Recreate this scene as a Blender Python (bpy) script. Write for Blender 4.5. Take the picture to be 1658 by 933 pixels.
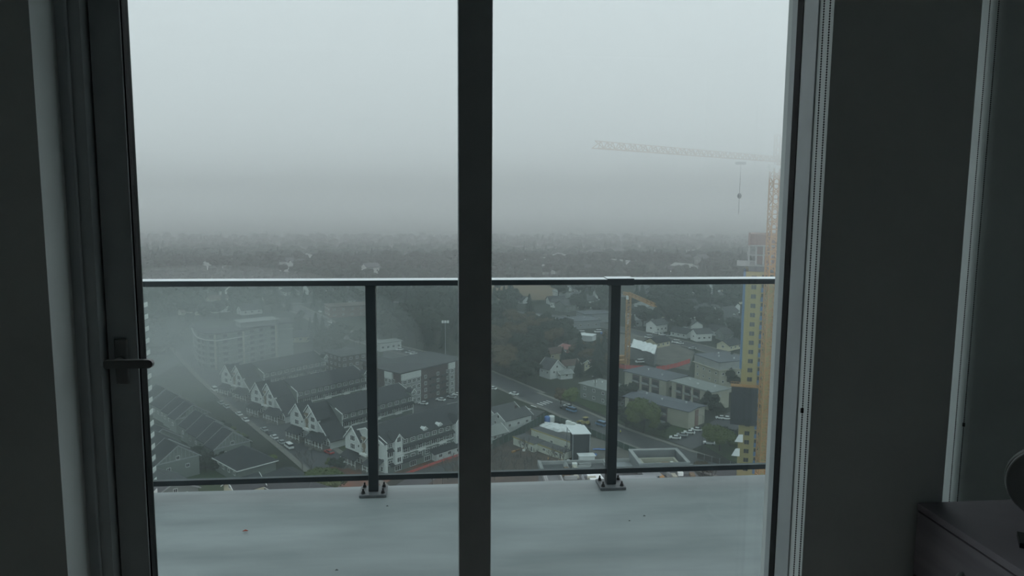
import bpy, math, random
from mathutils import Vector, Matrix

for _o in list(bpy.data.objects):
    bpy.data.objects.remove(_o)
SC = bpy.context.scene
COL = SC.collection
R = random.Random(11)
rad = math.radians

# ---------------------------------------------------------------- camera
F_PX, CX, CY = 1250.0, 829.0, 466.5
EYE = Vector((0.0, 0.0, 1.55))
YAW, PITCH, ROLL = rad(5.6), rad(7.231), rad(0.4187)
_f = Vector((math.sin(YAW) * math.cos(PITCH), math.cos(YAW) * math.cos(PITCH), -math.sin(PITCH)))
_r = Vector((math.cos(YAW), -math.sin(YAW), 0.0))
_u = _r.cross(_f)
RT = math.cos(ROLL) * _r + math.sin(ROLL) * _u
UP = -math.sin(ROLL) * _r + math.cos(ROLL) * _u
cam = bpy.data.cameras.new('camera')
cam.sensor_width = 36.0
cam.lens = 36.0 * F_PX / 1658.0
cam.clip_start, cam.clip_end = 0.05, 9000.0
cam_o = bpy.data.objects.new('camera', cam)
COL.objects.link(cam_o)
_m = Matrix.Identity(4)
for _i in range(3):
    _m[_i][0], _m[_i][1], _m[_i][2], _m[_i][3] = RT[_i], UP[_i], -_f[_i], EYE[_i]
cam_o.matrix_world = _m
SC.camera = cam_o

# ---------------------------------------------------------------- sky, haze, exposure
SC.view_settings.view_transform = 'Standard'
SC.view_settings.look = 'None'
SC.view_settings.exposure = 0.0
SC.view_settings.gamma = 1.0
SC.view_settings.use_curve_mapping = False
SC.cycles.max_bounces = 8
SC.cycles.diffuse_bounces = 5
SC.cycles.glossy_bounces = 2
SC.cycles.transmission_bounces = 2
SC.cycles.volume_bounces = 3
SC.cycles.transparent_max_bounces = 24
SC.cycles.use_denoising = True
SC.cycles.use_adaptive_sampling = False
SKY = (0.80, 0.895, 0.93)
SKY_POWER = 1.40
GROUND_Z = 1.55 - 96.0
w = bpy.data.worlds.new('overcast_sky')
SC.world = w
w.use_nodes = True
w.node_tree.nodes['Background'].inputs['Color'].default_value = (*SKY, 1)
w.node_tree.nodes['Background'].inputs['Strength'].default_value = SKY_POWER


def ray(px, py):
    return _f * F_PX + RT * (px - CX) + UP * (CY - py)


def g(px, py, h=0.0):
    """the place on level ground (or h metres above it) seen at this spot of the photograph"""
    d = ray(px, py)
    t = (GROUND_Z + h - EYE.z) / d.z
    return Vector((d.x * t, d.y * t, GROUND_Z + h))


def at_y(px, py, y):
    d = ray(px, py)
    return EYE + d * (y / d.y)


def fog_volume(name, mesh_fn, ext, col=(0.97, 0.985, 0.985)):
    m = bpy.data.materials.new(name)
    m.use_nodes = True
    nt = m.node_tree
    nt.nodes.clear()
    out = nt.nodes.new('ShaderNodeOutputMaterial')
    v = nt.nodes.new('ShaderNodeVolumeScatter')
    v.inputs['Color'].default_value = (*col, 1)
    v.inputs['Density'].default_value = ext
    v.inputs['Anisotropy'].default_value = 0.0
    nt.links.new(v.outputs[0], out.inputs['Volume'])
    return mesh_fn(m)


# ---------------------------------------------------------------- mesh helpers
class MB:
    def __init__(self):
        self.v, self.f, self.mi, self.cur = [], [], [], 0
        self.M = None

    def add(self, vs, fs):
        b = len(self.v)
        if self.M is not None:
            vs = [self.M @ Vector(p) for p in vs]
        self.v += [tuple(p) for p in vs]
        self.f += [tuple(i + b for i in q) for q in fs]
        self.mi += [self.cur] * len(fs)
        return self

    def box(self, x0, x1, y0, y1, z0, z1):
        return self.add([(x0, y0, z0), (x1, y0, z0), (x1, y1, z0), (x0, y1, z0), (x0, y0, z1), (x1, y0, z1), (x1, y1, z1), (x0, y1, z1)],
                        [(3, 2, 1, 0), (4, 5, 6, 7), (0, 1, 5, 4), (1, 2, 6, 5), (2, 3, 7, 6), (3, 0, 4, 7)])

    def hull8(self, bot, top):
        """solid between two quads given in the same order"""
        return self.add(list(bot) + list(top), [(3, 2, 1, 0), (4, 5, 6, 7), (0, 1, 5, 4), (1, 2, 6, 5), (2, 3, 7, 6), (3, 0, 4, 7)])

    def prism(self, poly, z0, z1):
        n = len(poly)
        vs = [(x, y, z0) for x, y in poly] + [(x, y, z1) for x, y in poly]
        fs = [tuple(range(n - 1, -1, -1)), tuple(range(n, 2 * n))] + [(i, (i + 1) % n, n + (i + 1) % n, n + i) for i in range(n)]
        return self.add(vs, fs)

    def slab(self, pts, t):
        """sloping sheet of thickness t below the given quad or triangle"""
        n = len(pts)
        lo = [(p[0], p[1], p[2] - t) for p in pts]
        vs = lo + [tuple(p) for p in pts]
        fs = [tuple(range(n - 1, -1, -1)), tuple(range(n, 2 * n))] + [(i, (i + 1) % n, n + (i + 1) % n, n + i) for i in range(n)]
        return self.add(vs, fs)

    def bar(self, a, b, w, h=None, up=(0, 0, 1)):
        a, b = Vector(a), Vector(b)
        h = h or w
        d = (b - a).normalized()
        u = Vector(up)
        if abs(d.dot(u)) > 0.95:
            u = Vector((1, 0, 0))
        s = d.cross(u).normalized() * (w / 2)
        t = s.cross(d).normalized() * (h / 2)
        q = [-s - t, s - t, s + t, -s + t]
        return self.hull8([a + k for k in q], [b + k for k in q])

    def tube(self, pts, r, n=8, r2=None):
        pts = [Vector(p) for p in pts]
        m = len(pts)
        rings = []
        for i, p in enumerate(pts):
            d = (pts[min(i + 1, m - 1)] - pts[max(i - 1, 0)]).normalized()
            u = Vector((0, 0, 1)) if abs(d.z) < 0.95 else Vector((1, 0, 0))
            s = d.cross(u).normalized()
            t = s.cross(d).normalized()
            rr = r if r2 is None else r + (r2 - r) * i / max(m - 1, 1)
            rings.append([p + s * rr * math.cos(2 * math.pi * k / n) + t * rr * math.sin(2 * math.pi * k / n) for k in range(n)])
        vs = [q for ring in rings for q in ring]
        fs = [(i * n + k, i * n + (k + 1) % n, (i + 1) * n + (k + 1) % n, (i + 1) * n + k) for i in range(m - 1) for k in range(n)]
        fs += [tuple(range(n - 1, -1, -1)), tuple((m - 1) * n + k for k in range(n))]
        return self.add(vs, fs)

    def lathe(self, prof, c=(0, 0, 0), n=16, axis='z'):
        vs, fs = [], []
        for r_, z in prof:
            for k in range(n):
                a = 2 * math.pi * k / n
                p = (r_ * math.cos(a), r_ * math.sin(a), z)
                if axis == 'y':
                    p = (p[0], p[2], p[1])
                vs.append((p[0] + c[0], p[1] + c[1], p[2] + c[2]))
        for i in range(len(prof) - 1):
            for k in range(n):
                fs.append((i * n + k, i * n + (k + 1) % n, (i + 1) * n + (k + 1) % n, (i + 1) * n + k))
        fs += [tuple(range(n - 1, -1, -1)), tuple((len(prof) - 1) * n + k for k in range(n))]
        return self.add(vs, fs)

    def ball(self, c, r, n=6, m=4, sz=1.0, jit=0.0, rnd=None):
        vs = [(c[0], c[1], c[2] - r * sz)]
        for i in range(1, m):
            ph = math.pi * i / m - math.pi / 2
            for k in range(n):
                a = 2 * math.pi * (k + 0.5 * (i % 2)) / n
                j = 1 + (rnd.uniform(-jit, jit) if rnd else 0)
                vs.append((c[0] + r * j * math.cos(ph) * math.cos(a), c[1] + r * j * math.cos(ph) * math.sin(a), c[2] + r * j * sz * math.sin(ph)))
        vs.append((c[0], c[1], c[2] + r * sz))
        fs = [(0, 1 + (k + 1) % n, 1 + k) for k in range(n)]
        for i in range(m - 2):
            for k in range(n):
                fs.append((1 + i * n + k, 1 + i * n + (k + 1) % n, 1 + (i + 1) * n + (k + 1) % n, 1 + (i + 1) * n + k))
        t = len(vs) - 1
        b = 1 + (m - 2) * n
        fs += [(b + k, b + (k + 1) % n, t) for k in range(n)]
        return self.add(vs, fs)

    def mesh(self, name, mats, smooth=False):
        me = bpy.data.meshes.new(name)
        me.from_pydata(self.v, [], self.f)
        for m in (mats if isinstance(mats, (list, tuple)) else [mats]):
            me.materials.append(m)
        me.polygons.foreach_set('material_index', self.mi)
        if smooth:
            me.polygons.foreach_set('use_smooth', [True] * len(me.polygons))
        me.update()
        return me

    def build(self, name, mats, parent=None, smooth=False, loc=None, bevel=0.0):
        o = bpy.data.objects.new(name, self.mesh(name, mats, smooth))
        COL.objects.link(o)
        if parent is not None:
            o.parent = parent
        if loc is not None:
            o.location = loc
        if bevel:
            b = o.modifiers.new('edge', 'BEVEL')
            b.width, b.segments, b.limit_method = bevel, 2, 'ANGLE'
        return o


def tag(o, label=None, cat=None, group=None, kind=None):
    if label:
        o['label'] = label
    if cat:
        o['category'] = cat
    if group:
        o['group'] = group
    if kind:
        o['kind'] = kind
    return o


def thing(name, label, cat, loc=(0, 0, 0), rz=0.0, group=None, kind=None):
    o = bpy.data.objects.new(name, None)
    COL.objects.link(o)
    o.location = loc
    o.rotation_euler = (0, 0, rz)
    return tag(o, label, cat, group, kind)


def inst(mesh, name, parent, loc=(0, 0, 0), rz=0.0, s=None):
    o = bpy.data.objects.new(name, mesh)
    COL.objects.link(o)
    o.parent = parent
    o.location = loc
    o.rotation_euler = (0, 0, rz)
    if s:
        o.scale = s if isinstance(s, (tuple, list)) else (s, s, s)
    return o


def copy_tree(o, loc, rz=0.0, label=None, group=None, s=None):
    c = o.copy()
    COL.objects.link(c)
    c.location = loc
    c.rotation_euler = (0, 0, rz)
    if s:
        c.scale = s if isinstance(s, (tuple, list)) else (s, s, s)
    if label:
        c['label'] = label
    if group:
        c['group'] = group
    for ch in list(o.children):
        k = ch.copy()
        COL.objects.link(k)
        k.parent = c
        for gc in ch.children:
            q = gc.copy()
            COL.objects.link(q)
            q.parent = k
    return c


# ---------------------------------------------------------------- materials
def mat(name, col, rough=0.7, metal=0.0, var=0.0, scale=1.0, col2=None, bump=0.0, stretch=None, spec=0.5, detail=4.0):
    m = bpy.data.materials.new(name)
    m.use_nodes = True
    nt = m.node_tree
    b = nt.nodes['Principled BSDF']
    b.inputs['Base Color'].default_value = (*col, 1)
    b.inputs['Roughness'].default_value = rough
    b.inputs['Metallic'].default_value = metal
    b.inputs['Specular IOR Level'].default_value = spec
    if var or col2 or bump:
        tc = nt.nodes.new('ShaderNodeTexCoord')
        mp = nt.nodes.new('ShaderNodeMapping')
        if stretch:
            mp.inputs['Scale'].default_value = stretch
        n = nt.nodes.new('ShaderNodeTexNoise')
        n.inputs['Scale'].default_value = scale
        n.inputs['Detail'].default_value = detail
        nt.links.new(tc.outputs['Object'], mp.inputs['Vector'])
        nt.links.new(mp.outputs[0], n.inputs['Vector'])
        c2 = col2 or tuple(max(0.0, c * (1 - var)) for c in col)
        c1 = col if col2 else tuple(min(1.0, c * (1 + var)) for c in col)
        rp = nt.nodes.new('ShaderNodeValToRGB')
        rp.color_ramp.elements[0].position = 0.35
        rp.color_ramp.elements[0].color = (*c2, 1)
        rp.color_ramp.elements[1].position = 0.65
        rp.color_ramp.elements[1].color = (*c1, 1)
        nt.links.new(n.outputs['Fac'], rp.inputs['Fac'])
        nt.links.new(rp.outputs['Color'], b.inputs['Base Color'])
        if bump:
            bp = nt.nodes.new('ShaderNodeBump')
            bp.inputs['Strength'].default_value = bump
            bp.inputs['Distance'].default_value = 0.01
            nt.links.new(n.outputs['Fac'], bp.inputs['Height'])
            nt.links.new(bp.outputs['Normal'], b.inputs['Normal'])
    return m


def pane(name, tint, gloss=0.06):
    m = bpy.data.materials.new(name)
    m.use_nodes = True
    nt = m.node_tree
    nt.nodes.clear()
    out = nt.nodes.new('ShaderNodeOutputMaterial')
    t = nt.nodes.new('ShaderNodeBsdfTransparent')
    t.inputs['Color'].default_value = (*tint, 1)
    gl = nt.nodes.new('ShaderNodeBsdfGlossy')
    gl.inputs['Roughness'].default_value = 0.02
    mx = nt.nodes.new('ShaderNodeMixShader')
    mx.inputs[0].default_value = gloss
    nt.links.new(t.outputs[0], mx.inputs[1])
    nt.links.new(gl.outputs[0], mx.inputs[2])
    nt.links.new(mx.outputs[0], out.inputs['Surface'])
    return m


M = {
    'plaster': mat('wall_paint', (0.76, 0.80, 0.79), 0.75, var=0.04, scale=3, bump=0.05),
    'ceiling': mat('ceiling_paint', (0.72, 0.74, 0.73), 0.8, var=0.03, scale=2),
    'floorboard': mat('floor_laminate', (0.46, 0.41, 0.37), 0.45, var=0.25, scale=6, stretch=(1, 8, 1)),
    'alu': mat('grey_aluminium', (0.46, 0.49, 0.50), 0.5, metal=0.0, var=0.05, scale=8),
    'alu_out': mat('outer_aluminium', (0.16, 0.17, 0.175), 0.5),
    'rubber': mat('black_gasket', (0.008, 0.008, 0.009), 0.7, spec=0.2),
    'handle': mat('satin_handle', (0.24, 0.24, 0.235), 0.4, metal=0.3),
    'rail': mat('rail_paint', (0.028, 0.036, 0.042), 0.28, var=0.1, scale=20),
    'skysheen': mat('wet_rail_sheen', (0.72, 0.77, 0.79), 0.3, var=0.06, scale=14),  # pale colour stands in for bright sky reflected off the wet dark rail
    'plate': mat('base_plate_metal', (0.13, 0.14, 0.15), 0.4, var=0.15, scale=30),
    'bolt': mat('bolt_metal', (0.02, 0.022, 0.024), 0.5),
    'bead': mat('bead_metal', (0.02, 0.022, 0.022), 0.5),
    'dresser': mat('dresser_veneer', (0.34, 0.31, 0.34), 0.5, var=0.1, scale=3, stretch=(1, 1, 10)),
    'black': mat('black_plastic', (0.015, 0.015, 0.016), 0.4),
    'greyplastic': mat('grey_plastic', (0.3, 0.31, 0.31), 0.5),
    'chrome': mat('brushed_pull', (0.55, 0.58, 0.58), 0.35, metal=0.6),
    'leafred': mat('red_leaf', (0.3, 0.05, 0.03), 0.7),
}
M['glass'] = pane('window_glass', (0.955, 0.97, 0.965), 0.03)
M['guard'] = pane('guard_glass', (0.86, 0.91, 0.905), 0.015)
# ---------------------------------------------------------------- haze (fog below a low cloud base)
FX0, FX1, FY0, FY1 = -2800.0, 2800.0, 8.0, 8000.0
LAYERS = [(GROUND_Z, -34.0, 1 / 11000), (-34.0, -16.0, 1 / 4500), (-16.0, -5.0, 1 / 1300), (-5.0, 5.0, 1 / 420), (5.0, 75.0, 1 / 85)]
fog_o = thing('fog', 'grey fog hanging over the whole city below the cloud', 'fog', kind='stuff')
for _z0, _z1, _e in LAYERS:
    fog_volume('fog_layer', lambda m, a=_z0, b=_z1: MB().box(FX0, FX1, FY0, FY1, a + 0.02, b).build('fog_layer', m, fog_o), _e)

fog_volume('fog_layer', lambda m: MB().box(FX0, FX1, 1020.0, FY1, GROUND_Z + 0.04, -5.0).build('fog_layer', m, fog_o), 1 / 750)

def _wisp(m, c, r):
    o = MB().ball((0, 0, 0), 1.0, 32, 16).build('fog_wisp', m, fog_o)
    o.location, o.scale = c, r
    return o


for (px, py, hh, rr, ex) in ((330, 560, 18, (110, 80, 40), 1 / 420), (250, 640, 14, (70, 70, 30), 1 / 420), (375, 575, 12, (75, 60, 34), 1 / 600)):
    fog_volume('fog_wisp', lambda m, c=g(px, py, hh), r=rr: _wisp(m, c, r), ex)

# ---------------------------------------------------------------- room shell
WY0, WY1 = 1.85, 2.02          # inner face and outer face of the window wall
CEIL = 2.72


def struct(name, mb, m, **k):
    return tag(mb.build(name, m, **k), kind='structure')


struct('floor', MB().box(-2.7, 2.4, -2.8, 2.02, -0.12, 0.0), M['floorboard'])
struct('ceiling', MB().box(-2.7, 2.4, -2.8, 2.62, CEIL, CEIL + 0.15), M['ceiling'])
struct('wall_left', MB().box(-2.85, -2.7, -2.8, 2.5, -0.12, CEIL + 0.15), M['plaster'])
struct('wall_back', MB().box(-2.85, 2.55, -2.95, -2.8, -0.12, CEIL + 0.15), M['plaster'])
wf = MB()
wf.box(-2.7, -0.887, WY0, 2.10, 0.0, CEIL)
wf.box(0.958, 1.338, WY0, 2.10, 0.0, CEIL)
wf.box(-0.887, 0.958, WY0, 2.10, 2.42, CEIL)
struct('wall_front', wf, M['plaster'])
# beyond the pier the wall steps out into a narrow bay with a second window hidden from here
struct('wall_right', MB().box(2.4, 2.55, -2.8, 2.8, -0.12, CEIL + 0.15), M['plaster'])
wb = MB()
wb.box(1.27, 1.338, 2.10, 2.75, -0.12, CEIL + 0.15)
wb.box(1.338, 2.4, 2.60, 2.75, -0.12, 0.35)
wb.box(1.338, 2.4, 2.60, 2.75, 2.42, CEIL + 0.15)
BX, BY, BR = at_y(1617.0, 0, 2.46).x - 0.004, 2.46, 0.035
_q = [(BX, 2.75), (BX, BY + BR)] + [(BX + BR * (1 - math.cos(t)), BY + BR * (1 - math.sin(t))) for t in [math.pi / 2 * k / 8 for k in range(9)]] + [(2.4, BY), (2.4, 2.75)]
wb.prism(_q, 0.0, CEIL)
struct('wall_bay', wb, M['plaster'])
struct('floor_bay', MB().box(1.338, 2.4, 2.02, 2.75, -0.12, 0.0), M['floorboard'])
w2 = thing('window_2', None, None, kind='structure')
wf2 = MB()
wf2.box(1.34, 1.39, 2.64, 2.70, 0.35, 2.42).box(BX - 0.05, BX - 0.001, 2.64, 2.70, 0.35, 2.42).box(1.39, BX - 0.05, 2.64, 2.70, 0.35, 0.40).box(1.39, BX - 0.05, 2.64, 2.70, 2.37, 2.42)
wf2.build('window_frame', M['alu'], w2)
MB().box(1.39, BX - 0.05, 2.665, 2.669, 0.40, 2.37).build('pane', M['glass'], w2)
struct('baseboard_front', MB().box(-2.7, -0.89, WY0 - 0.012, WY0 - 0.001, 0.001, 0.1), M['ceiling'])

# ---- the glazed door leaf on the left
d1 = thing('door_1', None, None, loc=(-0.828, 2.0, 0.0), kind='structure')
lf = MB()
lf.box(0.002, 0.0745, 0.0, 0.05, 0.03, 2.38)
lf.box(0.0745, 0.884, 0.0, 0.05, 0.03, 0.13)
lf.box(0.0745, 0.884, 0.0, 0.05, 2.29, 2.38)
lf.build('door_frame', M['alu'], d1, bevel=0.002)
MB().box(0.0746, 0.078, 0.004, 0.030, 0.13, 2.29).box(0.0746, 0.0768, 0.034, 0.046, 0.13, 2.29).build('gasket', M['rubber'], d1)
MB().box(0.066, 0.0705, 0.050, 0.066, 0.1, 2.32).build('outer_bead', M['alu_out'], d1)
MB().box(0.076, 0.884, 0.030, 0.034, 0.13, 2.29).build('pane', M['glass'], d1)
# handle with its plate
hd = thing('door_handle', None, None)
hd.parent = d1
hp = MB()
hp.box(0.020, 0.052, -0.010, 0.0, 1.055, 1.172)
hp.build('handle_plate', M['handle'], hd, bevel=0.004)
hl = MB()
hl.tube([(0.034, -0.010, 1.117), (0.034, -0.045, 1.117)], 0.0095, 12)
pts = []
x0, x1 = 0.012, 0.128
hz, hr = 1.117, 0.0105
n = 14
vs, fs = [], []
# flat bar lever with a rounded free end
prof = []
for k in range(n + 1):
    a = -math.pi / 2 + math.pi * k / n
    prof.append((x1 - hr + hr * math.cos(a), hz + hr * math.sin(a)))
prof = [(x0 + 0.004, hz - hr), *prof, (x0 + 0.004, hz + hr), (x0, hz + hr - 0.004), (x0, hz - hr + 0.004)]
for yy in (-0.056, -0.042):
    vs += [(p[0], yy, p[1]) for p in prof]
m_ = len(prof)
fs = [tuple(range(m_)), tuple(range(2 * m_ - 1, m_ - 1, -1))] + [(i, m_ + i, m_ + (i + 1) % m_, (i + 1) % m_) for i in range(m_)]
hl.add(vs, fs)
hl.build('lever', M['handle'], hd)

# ---- fixed window on the right, with the post between both
w1 = thing('window_1', None, None, loc=(0, 2.0, 0), kind='structure')
fr = MB()
fr.box(-0.887, -0.8305, -0.035, 0.10, 0.0, 2.42)           # left jamb of the frame
fr.box(0.954, 1.0, -0.078, 0.0, 0.0, 2.42)
fr.box(0.954, 1.0, 0.034, 0.067, 0.0, 2.42)
fr.box(-0.8305, 0.954, -0.035, 0.10, 2.385, 2.42)
fr.box(-0.8305, 0.954, -0.035, 0.10, -0.01, 0.028)
fr.box(0.142, 0.954, 0.0, 0.06, 0.028, 0.10)
fr.build('window_frame', M['alu'], w1)
MB().box(-0.863, -0.857, -0.045, -0.035, 0.0, 2.42).build('frame_rib', M['alu'], w1, bevel=0.002)
MB().box(-0.8305, -0.8265, 0.012, 0.05, 0.0, 2.42).box(0.9525, 1.0, 0.0, 0.034, 0.0, 2.42).build('gasket', M['rubber'], w1)
MB().box(0.056, 0.142, -0.012, 0.062, 0.0, 2.42).build('mullion', M['alu'], w1, bevel=0.002)
MB().box(0.142, 0.954, 0.030, 0.034, 0.10, 2.40).build('pane', M['glass'], w1)

# ---- bead chains of the blinds
def chain(name, label, pts, connector=None):
    t = thing(name, label, 'blind chain', loc=(0, 0, 0))
    for (xa, ya, za), (xb, yb, zb) in pts:
        mb = MB()
        L = (Vector((xb, yb, zb)) - Vector((xa, ya, za))).length
        k = int(L / 0.0062)
        for i in range(k):
            f = i / k
            mb.ball((xa + (xb - xa) * f, ya + (yb - ya) * f, za + (zb - za) * f), 0.0022, 6, 4)
        mb.tube([(xa, ya, za), (xb, yb, zb)], 0.0006, 4)
        mb.build('bead_strand', M['bead'], t)
    if connector:
        c = Vector(connector)
        MB().tube([c - Vector((0, 0, 0.006)), c + Vector((0, 0, 0.006))], 0.0042, 8).build('connector', M['bead'], t)
    return t


a0, a1 = at_y(1333.9, 0, 1.865), at_y(1285.5, 933, 1.865)
b0, b1 = at_y(1344.0, 0, 1.83), at_y(1294.0, 933, 1.83)
cc = at_y(1296.5, 665, 1.865)
chain('blind_chain', 'dark bead chain hanging in the reveal beside the fixed right window',
      [((a0.x, 1.865, 2.60), (a1.x, 1.865, 0.12)), ((b0.x, 1.83, 2.60), (b1.x, 1.83, 0.12))], ((a0.x + a1.x) / 2, 1.865, cc.z))
c0, d0 = at_y(1603.5, 0, 2.40), at_y(1617.8, 0, 2.40)
dd = at_y(1559, 688, 2.40)
chain('blind_chain', 'dark bead chain hanging in the lit slot behind the wall pier, above the dresser',
      [((c0.x, 2.40, 2.60), (c0.x, 2.40, 0.12)), ((d0.x, 2.40, 2.60), (d0.x, 2.40, 0.12))], (d0.x, 2.40, dd.z))

# ---- dresser
DX, DT = 1.262, 0.74
ds = thing('dresser', 'dark dresser with curved pale pulls standing against the wall pier', 'dresser', loc=(DX, 0.55, 0))
MB().box(-0.004, 0.478, 0.0, 1.285, DT - 0.019, DT).build('dresser_top', M['dresser'], ds, bevel=0.0015)
MB().box(0.012, 0.475, 0.008, 1.28, 0.0, DT - 0.023).build('carcass', M['black'], ds)
for k in range(4):
    zt = DT - 0.023 - k * 0.176
    dr = MB().box(-0.004, 0.012, 0.004, 1.282, zt - 0.172, zt).build('drawer', M['dresser'], ds, bevel=0.001)
    for yy in (0.28, 1.02):
        arc = []
        for j in range(13):
            a = math.pi * j / 12
            arc.append((-0.004 - 0.038 * math.sin(a), yy - 0.075 * math.cos(a), zt - 0.078))
        h_ = MB().tube(arc, 0.006, 8).build('pull', M['chrome'], dr, smooth=True)

# ---- round speaker on the dresser
sp = at_y(1674, 778, 1.56)
sp.x += 0.036
spr = 0.084
st = thing('round_speaker', 'dark round speaker with a pale centre standing on the dresser', 'speaker', loc=(sp.x, 1.56, DT), rz=rad(-34))
cz = spr + 0.072
MB().lathe([(spr * 0.9, 0.03), (spr, 0.02), (spr, -0.005), (spr * 0.93, -0.012), (spr * 0.86, -0.006), (spr * 0.45, 0.012), (0.001, 0.014)], (0, 0, cz), 40, 'y').build('speaker_body', M['black'], st, smooth=True)
MB().lathe([(spr * 0.6, 0.006), (spr * 0.56, -0.008), (spr * 0.3, -0.018), (0.001, -0.020)], (0, 0, cz), 32, 'y').build('speaker_cone', M['ceiling'], st, smooth=True)
MB().lathe([(spr * 1.0, -0.005), (spr * 0.975, -0.0135), (spr * 0.95, -0.0125)], (0, 0, cz), 40, 'y').build('rim', M['greyplastic'], st, smooth=True)
MB().box(-0.045, 0.045, -0.02, 0.05, 0.0, 0.012).box(-0.012, 0.012, 0.006, 0.028, 0.0121, 0.076).build('foot', M['black'], st)

# ---------------------------------------------------------------- balcony
dk = MB()
prof = [(2.02, -0.30), (2.02, 0.012), (2.3, 0.006), (3.0, -0.002), (3.78, -0.004), (3.90, 0.000), (3.945, 0.000), (3.96, -0.006), (3.966, -0.02), (3.966, -0.30)]
vs = []
for X in (-3.6, 3.6):
    vs += [(X, y_, z_) for y_, z_ in prof]
n = len(prof)
dk.add(vs, [tuple(range(n - 1, -1, -1)), tuple(range(n, 2 * n))] + [(i, (i + 1) % n, n + (i + 1) % n, n + i) for i in range(n)])
mdk = mat('deck_membrane', (0.30, 0.333, 0.338), 0.5, scale=1.8, col2=(0.20, 0.228, 0.233), stretch=(0.6, 2.2, 1), bump=0.15, detail=8)
tag(dk.build('balcony_floor', mdk), kind='structure')
for (px, py, s) in ((397, 861, 1.0), (545, 925, 0.5), (627, 821, 0.4), (1043, 837, 0.5), (1019, 845, 0.35)):
    p = at_y(px, py, 3.0)
    d = ray(px, py)
    p = EYE + d * ((0.001 - EYE.z) / d.z)
    r_ = 0.011 * s
    o = MB().slab([(-r_, -r_ * .4, .006), (0, -r_ * .7, .008), (r_ * 1.2, 0, .005), (0, r_ * .8, .008)], 0.002).build('fallen_leaf', M['leafred'] if s == 1.0 else M['bolt'], loc=(p.x, p.y, 0.0))
    tag(o, {1.0: 'small red leaf on the balcony floor at the left', 0.5: None, 0.4: 'dark speck of leaf just in front of the left post plate', 0.35: 'tiny dark leaf speck on the right, the fainter of two'}.get(s), 'leaf')
    if s == 0.5:
        o['label'] = 'dark leaf speck on the left floor near the bottom' if px == 545 else 'dark leaf speck on the floor right of the centre post'

rl = thing('balcony_railing', 'dark metal balcony railing with glass panels on the floor edge', 'railing', loc=(0, 3.87, 0))
ZT = 1.104
tr = MB().box(-3.5, 0.86, -0.045, 0.045, ZT - 0.028, ZT - 0.002).box(0.86, 3.5, -0.045, 0.045, ZT - 0.028, ZT - 0.002)
tr.build('top_rail', M['rail'], rl, bevel=0.0015)
MB().box(-3.5, 0.86, -0.045, 0.045, ZT - 0.0018, ZT + 0.0005).build('rail_sheen', M['skysheen'], rl)  # thin pale sheet, a painted sky reflection along the rail top
MB().box(1.002, 3.5, -0.045, 0.045, ZT - 0.0018, ZT + 0.0005).build('rail_sheen', M['skysheen'], rl)
MB().box(0.863, 0.999, -0.0465, 0.0465, ZT + 0.003, ZT + 0.0045).build('sleeve_sheen', M['skysheen'], rl)  # the sleeve's share of the painted sky reflection
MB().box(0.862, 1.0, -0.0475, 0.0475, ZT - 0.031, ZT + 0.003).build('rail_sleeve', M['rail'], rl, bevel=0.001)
MB().box(-3.5, 3.5, -0.014, 0.014, 0.066, 0.093).build('bottom_rail', M['rail'], rl, bevel=0.0015)
PX_ = [-2.795, -1.563, -0.329, 0.912, 2.155, 3.39]
bolt = MB().lathe([(0.011, 0.0), (0.011, 0.003), (0.0085, 0.004), (0.0085, 0.012), (0.0045, 0.013), (0.0045, 0.024), (0.002, 0.026)], n=8).mesh('bolt', M['bolt'])
for i, X in enumerate(PX_):
    po = MB().box(X - 0.025, X + 0.025, -0.03, 0.03, 0.012, ZT - 0.028).build('post', M['rail'], rl, bevel=0.003)
    MB().box(X - 0.068, X + 0.068, -0.075, 0.055, -0.001, 0.012).build('base_plate', M['plate'], po, bevel=0.001)
    for sx in (-0.05, 0.05):
        for sy in (-0.05, 0.036):
            inst(bolt, 'bolt', po, (X + sx, sy, 0.012))
for i in range(len(PX_) - 1):
    xa, xb = PX_[i] + 0.027, PX_[i + 1] - 0.027
    MB().box(xa, xb, -0.004, 0.004, 0.092, ZT - 0.03).build('glass_panel', M['guard'], rl)
    for (sx, sg) in ((xa, 1), (xb, -1)):       # rounded gasket corners of the pane opening
        fl = MB()
        q = [(sx - sg * 0.002, ZT - 0.027)] + [(sx + sg * 0.012 * (1 - math.sin(t)), ZT - 0.028 - 0.012 * (1 - math.cos(t))) for t in [math.pi / 2 * k / 5 for k in range(6)]]
        nn = len(q)
        vs = [(x_, y_, z_) for y_ in (-0.008, 0.008) for x_, z_ in q]
        fl.add(vs, [tuple(range(nn)), tuple(range(2 * nn - 1, nn - 1, -1))] + [(k, nn + k, nn + (k + 1) % nn, (k + 1) % nn) for k in range(nn)])
        fl.build('corner_gasket', M['rail'], rl)
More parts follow.
